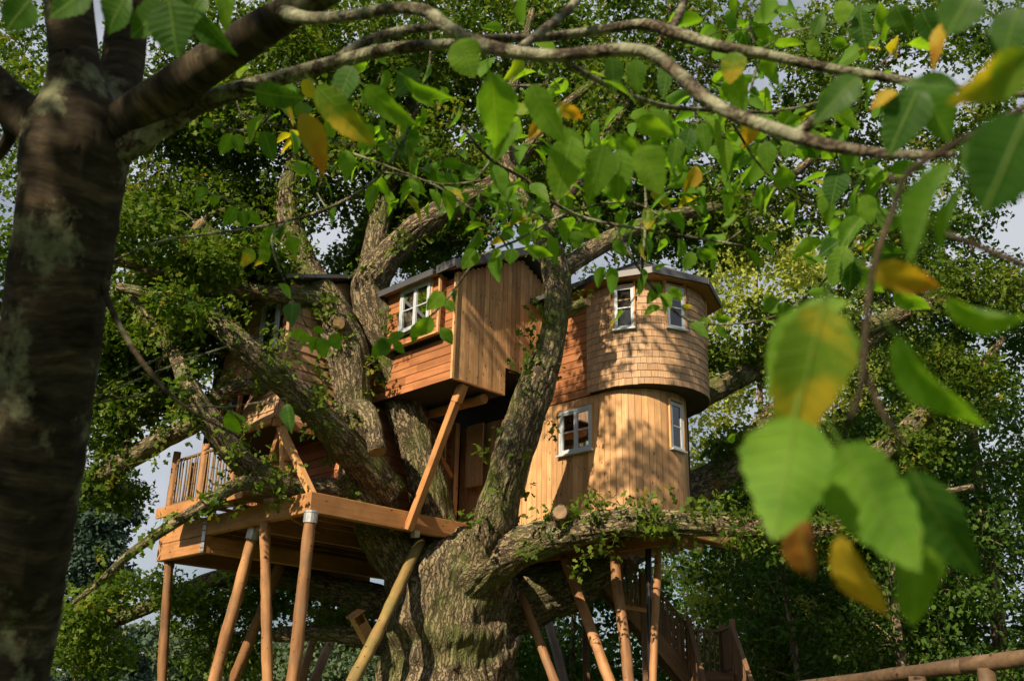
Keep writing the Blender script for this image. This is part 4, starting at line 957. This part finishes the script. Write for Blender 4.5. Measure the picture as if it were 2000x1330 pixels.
# ------------------------------------------------------------------ cherry tree over the camera
D = 2.25
cb = atd(10,1330,D); gx = Vector((cb.x-.12, cb.y+.05, 0)); ch = empty('cherry_tree', gx); tag(ch, 'near cherry tree with banded trunk at the left and leafy branches across the top', 'tree'); CL = gx.copy()
def C_(*pts): return [(atd(x,y,d), (w if w > 60 else w*.80)/2*d/FPX) for x,y,w,d in pts]
cbk, twk = M['cherry_bark'], M['twig_bark']
tk = [(gx-Vector((0,0,.15)),.17),(gx+Vector((.0,0,.5)),.125)] + C_((-4,1330,176,D),(38,1100,178,D),(82,800,186,D),(118,520,192,D),(138,370,200,D),(148,290,212,D),(152,225,180,D),(150,165,118,D),(146,100,92,D))
tube('trunk', tk, cbk, ch, CL, sides=56, step=.025, amp=.06, freq=1.9, long=.22, lump=.12)
cb_l = [
 ('branch', C_((130,290,120,D),(60,235,96,D),(0,185,92,D),(-90,90,84,D*.98)), cbk),
 ('branch', C_((140,280,140,D),(150,200,104,D),(142,90,96,D),(132,-30,90,D),(120,-160,80,D)), cbk),
 ('branch', C_((170,290,120,D),(225,190,96,D*1.05),(245,80,88,D*1.08),(255,-60,80,D*1.1)), cbk),
 ('branch', C_((170,300,130,D),(250,235,92,D),(350,165,84,D*.98),(440,105,78,D*.96),(530,45,70,D*.94),(620,-8,62,D*.92),(760,-80,50,D*.9)), cbk),
 ('branch', C_((200,300,100,D),(290,258,62,D),(380,208,54,D),(480,172,46,D*1.0),(560,150,40,D),(660,122,36,D*.98),(760,97,30,D*.96),(860,88,26,D*.94),(900,86,20,D*.94)), twk),
 ('branch', C_((545,22,50,D*.93),(600,36,32,D*.9),(680,32,28,D*.86),(760,18,28,D*.82),(830,22,30,D*.8),(880,58,34,D*.78),(940,88,36,D*.77),(1010,104,34,D*.76),(1090,110,32,D*.75),(1180,100,32,D*.74),(1260,100,32,D*.73),(1320,140,34,D*.72),(1380,195,34,D*.7),(1450,230,33,D*.68),(1540,262,34,D*.66),(1620,285,33,D*.64),(1720,300,27,D*.62),(1800,303,22,D*.6),(1860,302,16,D*.58)), twk),
 ('branch', C_((660,120,26,D),(700,88,26,D),(780,62,26,D*1.02),(860,52,20,D*1.03)), twk),
 ('branch', C_((900,76,24,D*.8),(1000,76,24,D*.84),(1080,72,24,D*.88),(1180,58,24,D*.9),(1260,48,26,D*.9),(1310,62,32,D*.88),(1400,90,28,D*.86),(1500,108,26,D*.85),(1600,130,24,D*.84),(1720,150,22,D*.83),(1860,172,18,D*.82),(2050,190,14,D*.8)), twk),
 ('branch', C_((1310,60,24,D*.88),(1330,20,20,D*.9),(1350,-40,18,D*.92)), twk),
 ('branch', C_((1010,100,20,D*.77),(1060,60,22,D*.82),(1110,20,20,D*.86),(1150,-30,18,D*.9)), twk),
 ('branch', C_((1555,265,30,D*.66),(1580,245,26,D*.655),(1606,222,24,D*.65)), twk),
 ('branch', C_((2080,170,15,.72),(1985,218,15,.73),(1890,268,14,.74),(1800,318,15,.75),(1765,350,14,.75),(1745,410,13,.74),(1715,490,12,.73),(1698,570,12,.72),(1690,660,11,.71),(1682,760,9,.70),(1650,840,7,.69)), cbk),
 ('branch', C_((1800,318,14,.75),(1760,350,14,.77),(1735,345,10,.8)), cbk),
 ('branch', C_((1830,450,10,.85),(1920,485,13,.84),(2040,535,14,.83)), cbk),
 ('branch', C_((1682,700,12,.71),(1720,800,10,.70),(1770,870,8,.68)), cbk),
 ('branch', C_((195,520,20,D),(212,590,16,D*.99),(250,665,14,D*.98),(300,735,12,D*.97),(362,795,8,D*.96),(470,855,5,D*.95)), cbk),
 ('branch', C_((-20,190,40,D*1.02),(20,260,34,D*1.05),(-30,330,30,D*1.1)), cbk),
]
CSK = []
for nm, pts, mt in cb_l:
    o, path = tube(nm, pts, mt, ch, CL, sides=14, step=.025, amp=.05, freq=1.3, long=.12, lump=.16, seed=random.uniform(0,9))
    CSK += [(p, r) for p, r in path]
def twig(*pts, mat=twk):
    o, path = tube('twig', C_(*pts), mat, ch, CL, sides=7, step=.04, lump=.12); return path
TW = [
 twig((838,20,7,3.2),(842,110,8,3.2),(815,210,9,3.2),(780,290,9,3.2),(735,350,8,3.2),(660,398,7,3.2),(560,432,6,3.2),(430,455,6,3.2),(320,470,6,3.2),(215,512,5,3.2)),
 twig((540,150,8,2.3),(520,235,7,2.6),(470,255,5,2.8),(410,245,4,2.9)),
 twig((470,222,6,2.9),(540,245,5,2.9),(620,262,5,2.9),(700,290,4,2.9)),
 twig((905,250,9,2.6),(957,311,9,2.7),(1031,353,9,2.8),(1074,392,9,2.8),(1145,427,9,2.9),(1250,447,8,2.9),(1350,463,7,3),(1450,480,5,3)),
 twig((1090,112,14,1.7),(1180,165,14,1.9),(1262,198,13,2.0),(1330,212,12,2.1),(1420,216,10,2.2),(1520,222,7,2.3)),
 twig((1330,450,6,3.1),(1230,395,6,3.1),(1100,420,6,3.1),(1010,470,6,3.1),(940,500,6,3.1),(895,555,6,3.1),(850,610,5,3.1),(770,665,4,3.1)),
 twig((1200,440,7,2.9),(1245,520,7,2.9),(1300,590,7,2.9),(1345,625,6,2.9),(1420,634,5,2.9),(1520,615,4,2.9),(1600,560,4,2.9)),
 twig((1258,300,6,2.9),(1262,420,7,2.9),(1256,500,8,2.9),(1250,560,6,2.9),(1226,600,4,2.9)),
 twig((150,790,5,3.0),(260,745,5,3.0),(360,705,5,3.0),(480,665,4,3.0),(560,645,3,3.0)),
 twig((150,795,5,3.0),(280,770,5,3.0),(400,758,4,3.0)), twig((360,792,5,2.3),(440,795,4,2.4),(560,778,3,2.5)), twig((180,770,5,2.6),(310,700,5,2.6),(430,690,4,2.6)),
 twig((1000,500,5,3.1),(960,440,5,3.1),(880,380,5,3.1),(820,350,5,3.1),(740,335,4,3.1)),
 twig((690,300,6,2.9),(770,330,5,2.9),(860,360,5,2.9),(960,350,5,2.9)),
 twig((1430,240,7,2.2),(1490,330,6,2.4),(1560,380,5,2.6),(1640,430,4,2.7)),
 twig((1500,220,6,2.0),(1600,200,6,2.0),(1690,150,5,2.0),(1760,90,4,2.0)),
 twig((1600,560,5,2.6),(1660,480,6,2.4),(1700,400,7,2.2),(1740,340,7,1.9)),
 twig((1350,110,6,2.0),(1420,130,5,2.1),(1560,60,5,2.2),(1680,40,4,2.2)),
 twig((600,640,3,2.9),(560,560,4,2.9),(530,470,5,2.9),(560,432,5,3.1)),
 twig((470,400,4,3.1),(430,385,4,3.1),(390,370,3,3.1)),
]
# leaf shapes: length 1 along +Y, blade width about .52
def leaf_shape(curl, fold, twist, ser=.022, n_=14, wav=.03, ph=0.0):
    V = []; Fc = []
    for i in range(n_+1):
        t = i/n_; w = .27*(math.sin(math.pi*t**.82)**.8)*(1-.22*t) if 0 < t < 1 else 0.0
        if t > .86: w *= .82
        z = -curl*t*t; tw = twist*t; wob = ser*(1 if i % 2 else -1) if 0 < i < n_ else 0
        for k, s in enumerate((-1,-.5,0,.5,1)):
            x = s*(w*(1+.10*math.sin(6*t+ph*3+(1.7 if s > 0 else 0)))+abs(s)*wob*.5); zz = z+fold*abs(s)*w*(1.15-.3*abs(s)) + wav*math.sin(7.5*t+2.2*s+ph)*(.35+.65*abs(s))*math.sin(math.pi*min(1,t*1.1))
            V.append((x*math.cos(tw)-zz*math.sin(tw)*0, t, zz + x*math.sin(tw)))
    for i in range(n_):
        for k in range(4): a = i*5+k; Fc.append((a,a+1,a+6,a+5))
    b0 = len(V); V += [(-.012,.0,0),(.012,.0,0),(.008,-.2,.03),(-.008,-.2,.03),(0,0,.014),(0,-.2,.044)]
    Fc += [(b0+3,b0+2,b0+1,b0),(b0,b0+4,b0+5,b0+3),(b0+1,b0+2,b0+5,b0+4)]
    return V, Fc
SH = [leaf_shape(.16,.32,.12,wav=.035), leaf_shape(.36,.5,-.35,wav=.05,ph=1.3), leaf_shape(.10,.34,.22,wav=.045,ph=2.4), leaf_shape(.26,.9,.3,wav=.04,ph=.6)]
_lm = {}
def leaf_me(k, mat):
    if (k, mat) not in _lm:
        me = bpy.data.meshes.new('leaf'); me.from_pydata(SH[k][0], [], SH[k][1]); me.materials.append(M[mat])
        me.polygons.foreach_set('use_smooth', [True]*len(me.polygons)); me.update(); _lm[(k,mat)] = me
    return _lm[(k, mat)]
n_leaf = [0]
def put_leaf(p, q, nrm, width, mat, k):
    """blade from p to q, face along nrm, width in metres"""
    ax = q-p; L = ax.length; ey = ax/L; ez = nrm-ey*nrm.dot(ey); ez.normalize(); ex = ey.cross(ez)
    o = bpy.data.objects.new('leaf', leaf_me(k, mat)); sx = width/.50
    o.matrix_local = Matrix.Translation(p-CL) @ Matrix((ex*sx, ey*L, ez*L)).transposed().to_4x4()
    link(o, ch); n_leaf[0] += 1; return o
def hand(bx, by, tx, ty, w, d, mat='c_green', k=0, tw=0.0, dd=0.0, flip=False):
    p, q = atd(bx,by,d), atd(tx,ty,d+dd); v = (CAM-(p+q)/2).normalized(); ax = (q-p).normalized()
    nrm = Matrix.Rotation(math.radians(tw), 3, ax) @ (v-ax*v.dot(ax))
    if flip: nrm = -nrm
    return put_leaf(p, q, nrm, w*d/FPX/max(.35,abs(math.cos(math.radians(tw)))), mat, k)
N_ = 'c_green'; Dk = 'c_dark'; Br = 'c_bright'; Hf = 'c_half'; Ye = 'c_yellow'; Bn = 'c_brown'
for h_ in [
 # the blurred sprays close to the lens, right
 (1610,592,1545,880,165,.60,Hf,2,-12), (1552,812,1518,1052,184,.545,Br,0,10,.0,True), (1642,866,1786,1112,172,.56,Br,2,-15,.0,True), (1780,915,1898,1150,112,.62,Dk,0,35),
 (1640,1045,1716,1238,74,.60,Ye,1,25), (1562,1005,1574,1142,66,.62,Bn,3,20), (1785,1060,1792,1228,104,.60,N_,2,-30), (1752,655,1892,884,84,.60,N_,1,40),
 (1702,520,1842,572,62,.74,Ye,0,20), (2010,100,1888,212,74,.58,Hf,1,-35), (2005,225,1925,415,180,.52,Dk,2,-10), (1848,578,2010,655,44,.62,N_,3,50),
 (1862,320,1752,492,56,.62,N_,3,40), (1885,365,1800,492,28,.62,N_,1,55), (1990,15,1950,125,84,.8,Dk,0,20), (1895,-10,1850,66,92,.8,Dk,2,15), (1866,30,1802,122,30,1.0,Ye,1,50),
 (1795,172,1735,300,92,1.0,Dk,2,10), (1800,175,1862,275,84,1.0,N_,0,-20), (1676,150,1588,236,62,1.0,Dk,0,20), (1752,180,1698,202,26,1.0,Ye,1,40), (1872,176,1768,150,44,.9,Dk,1,30),
 (1660,590,1470,740,60,.64,N_,3,55), (1960,300,1880,330,120,.6,Dk,2,20),
 # hanging leaves, top centre
 (955,140,992,298,72,1.4,Br,1,-25,.05), (1036,165,1094,284,56,1.4,N_,0,35), (895,78,925,152,72,1.6,N_,2,10), (712,168,806,254,46,1.6,N_,0,40), (788,148,872,212,32,1.6,N_,1,45), (618,168,722,288,62,1.55,Hf,0,30),
 (588,220,642,332,46,1.6,Ye,1,-20), (496,178,592,200,50,1.8,Dk,0,30), (1118,266,1086,392,76,1.45,N_,2,5), (1180,282,1152,398,62,1.45,N_,0,-10), (1210,292,1206,394,62,1.47,N_,2,12), (1248,286,1296,380,74,1.45,N_,2,-20),
 (1204,262,1258,318,42,1.5,N_,1,20), (1096,204,1134,236,30,1.6,Ye,1,20), (1070,232,1030,268,26,1.6,Ye,3,20), (1244,232,1312,268,44,1.5,N_,0,30), (1438,102,1424,164,52,1.6,Hf,2,10), (1240,116,1246,184,40,1.9,N_,0,10), (1196,112,1200,186,42,1.9,Dk,2,-10),
 (1100,250,1130,330,50,1.5,N_,0,-30), (1010,240,960,310,44,1.6,N_,3,20), (1310,110,1290,190,36,1.9,Dk,0,30), (820,140,760,180,44,1.8,Dk,1,35), (690,130,650,210,50,1.7,Dk,0,40),
 # dark leaves, top left
 (330,10,250,70,70,1.3,Dk,0,25), (330,0,345,112,92,1.2,Dk,2,20), (250,-10,200,60,64,1.3,Dk,1,25), (380,20,440,112,46,1.4,Dk,1,35), (440,-30,440,60,36,1.6,N_,0,10), (60,0,10,60,70,1.3,Dk,2,20), (400,-10,350,50,60,1.4,Dk,3,30), (180,-20,90,30,60,1.3,Dk,0,30),
 # small sprays against the oak
 (452,262,430,304,30,2.9,N_,0,0), (462,262,470,300,26,2.9,N_,2,20), (412,235,396,248,20,2.9,N_,0,20), (500,262,530,278,22,2.9,N_,1,20), (408,370,372,392,24,3,N_,1,30), (420,380,418,404,20,3,N_,0,10), (462,404,436,444,28,3,N_,0,0), (474,410,478,446,26,3,N_,2,10), (486,412,506,440,24,3,N_,1,20),
 (492,486,474,522,28,3,Hf,0,0), (508,478,534,468,24,3,N_,1,30), (514,482,522,512,26,3,N_,2,10), (566,462,578,498,30,3,N_,0,-15), (540,452,510,470,24,3,N_,1,20), (612,640,632,650,18,2.9,N_,1,10), (626,660,634,700,30,2.9,Br,0,0), (648,652,664,684,28,2.9,Br,2,10), (600,662,584,672,16,2.9,N_,1,30), (620,655,604,690,14,2.9,N_,3,30),
 (762,664,724,696,34,3,Br,0,10), (770,668,790,690,20,3,N_,2,0), (748,660,752,694,26,3,Br,1,20), (866,572,832,606,34,3,N_,0,5), (872,586,884,610,20,3,N_,2,0), (846,622,800,660,36,3,N_,2,-10), (862,640,886,672,24,3,N_,1,-10), (930,488,902,526,34,3,N_,0,5), (1000,486,996,516,32,3,N_,2,0), (1030,480,1078,506,26,3,N_,1,20), (978,488,960,506,16,3,N_,3,10),
 (1352,492,1338,530,30,2.9,N_,2,0), (1362,486,1398,510,26,2.9,N_,1,20), (1124,450,1128,486,30,3,N_,0,0), (1140,440,1170,470,28,3,N_,1,20), (1200,470,1222,500,24,3,N_,3,20), (1292,556,1262,592,26,2.9,N_,0,20), (1310,560,1330,590,24,2.9,N_,1,20), (1290,600,1256,612,16,2.9,N_,3,30), (1332,598,1350,602,14,2.9,Hf,1,30),
 (1380,620,1360,648,20,2.9,N_,2,0), (1398,618,1430,630,18,2.9,N_,1,20), (1400,636,1420,662,18,2.9,N_,0,20), (1420,860,1440,850,16,2.9,N_,1,30),
 (1650,480,1622,560,52,2.2,N_,0,15), (1664,500,1660,572,54,2.2,Dk,2,-15), (1676,520,1720,580,44,2.2,N_,1,20), (1640,470,1600,500,40,2.3,Dk,2,15), (1700,490,1770,500,40,2.2,Dk,0,30), (1520,585,1490,605,40,2.4,N_,1,20), (1530,590,1528,625,40,2.4,N_,2,0), (1560,590,1600,610,34,2.4,Dk,0,25), (1750,560,1810,620,44,2.0,N_,1,35),
 (1510,350,1556,346,44,2.3,N_,0,20), (1500,360,1494,388,20,2.4,N_,3,0), (1496,276,1500,340,38,2.1,N_,0,5), (1540,280,1536,310,32,2.1,N_,2,10), (1640,330,1620,400,52,2.0,Dk,0,20), (1620,370,1610,440,36,2.1,N_,1,20), (1690,380,1700,440,40,2.0,N_,2,10), (1410,270,1420,340,36,2.2,N_,0,5), (1370,240,1380,300,40,2.2,N_,2,5), (1350,250,1330,310,36,2.2,Dk,0,15), (1325,270,1312,330,34,2.2,N_,2,10),
 (1590,70,1610,20,30,2.2,Dk,0,0), (1680,20,1690,100,40,1.9,Dk,2,20), (1650,0,1640,50,40,1.9,N_,0,15), (1750,10,1770,70,50,1.7,Dk,1,20), (1580,80,1600,110,28,2.2,N_,2,0), (1620,80,1660,90,26,2.2,N_,1,0), (1800,20,1830,90,50,1.5,Dk,0,25),
]: hand(*h_)
# leaves set along the twigs, hanging to either side
for path in TW:
    acc = 0; nxt = random.uniform(.05,.15); pt = FW*depth(path[0][0])
    for i in range(1, len(path)):
        acc += (path[i][0]-path[i-1][0]).length
        if acc < nxt: continue
        nxt = acc+random.uniform(.05,.17)
        if path[i][0].x < -.7 or n_leaf[0] > 292: continue
        for _ in range(random.choice((1,1,2))):
            t = (path[i][0]-path[i-1][0]).normalized(); sd_ = t.cross(Vector((0,0,1)))*random.choice((-1,1))
            d = (sd_*random.uniform(.1,.9) + t*random.uniform(.1,.8) + Vector((0,0,random.uniform(-1.1,-.1)))).normalized()
            L = random.uniform(.055,.092); p = path[i][0]+d*L*.2
            nrm = Vector((random.gauss(0,.5), random.gauss(-.35,.5), 1)) if random.random() < .6 else Vector((random.gauss(0,.4), -1, .4))
            put_leaf(p, p+d*L, nrm, L*random.uniform(.46,.62), random.choices([N_,Br,Dk,Hf,Ye],[62,14,14,8,2])[0], random.randint(0,3))
# finer sprays of the same tree farther along its twigs
sp_b = [(atd(x,y,d), (rx*d/FPX, .35, ry*d/FPX), n_) for x,y,d,rx,ry,n_ in ((760,270,3.3,150,80,26),(900,330,3.4,160,80,30),(1050,420,3.4,120,50,14),(1180,330,3.2,140,110,28),(1340,300,3.0,130,120,30),(1480,330,3.0,120,120,20),(1600,200,2.6,160,110,24),(1700,430,2.6,120,110,18),(560,250,3.2,110,60,10),(1400,80,2.6,160,70,18),(1000,190,2.8,140,70,16),(1240,480,3.2,110,40,8))]
sp_b = [(c, r, max(3,int(n_*.55))) for c, r, n_ in sp_b]
stg = blob_targets(sp_b)
V, Fc, U = grow([q for p_ in TW for q in p_[::2]], stg, seg=.06, tip=.0016, power=.35); set_run(tag(mesh_obj('fine_twig', V, Fc, twk, ch, True, CL), kind='stuff'), U)
L4 = cluster_leaves(stg, [random.uniform(.07,.11) for _ in stg], 34, .078, flat=.7, jit=.8)
_s = leaf_shape(.3,.45,-.3,n_=7); tv = np.array(_s[0][:40]); tf = np.array([t_ for f in _s[1][:28] for t_ in ((f[0],f[1],f[2]),(f[0],f[2],f[3]))])
leaf_mass('leaf_spray', *L4[:4], (tv, tf), M['cherry_canopy'], ch, CL, L4[4])
print('spray leaves', len(L4[0]))
# the rest of the cherry's crown, above and behind the viewer
cblobs = [((-3.1,-.9,4.6),(1.3,1.3,.9),38), ((-1.5,.9,5.0),(1.4,1.2,.6),18), ((1.9,1.0,4.9),(1.6,1.3,.5),12), ((-4,1.5,4.2),(1.5,2,1.2),34), ((.6,-3.0,5.6),(1.4,1.0,.6),8)]
ctg = blob_targets(cblobs)
csk = [(p, r) for p, r in CSK if p.z > 2.4][::6]
top = [(atd(120,-160,D),.09),(Vector((-1.1,1.8,4.2)),.07),(Vector((-1.3,1.4,5.2)),.04)]; o, path = tube('branch', top, cbk, ch, CL, sides=12, step=.1, lump=.1); csk += path
V, Fc, U = grow(csk, ctg, seg=.25, tip=.004); set_run(tag(mesh_obj('upper_branch', V, Fc, cbk, ch, True, CL), kind='stuff'), U)
L4 = cluster_leaves(ctg, [random.uniform(.3,.45) for _ in ctg], 60, .11, flat=.6); leaf_mass('crown', *L4[:4], T_OVAL, M['cherry_canopy'], ch, CL, L4[4])
print('cherry leaves', n_leaf[0], 'objects', len(bpy.data.objects))

print('tris', sum(len(m_.loops)-2*len(m_.polygons) for m_ in {o.data for o in bpy.data.objects if o.type=='MESH'}))
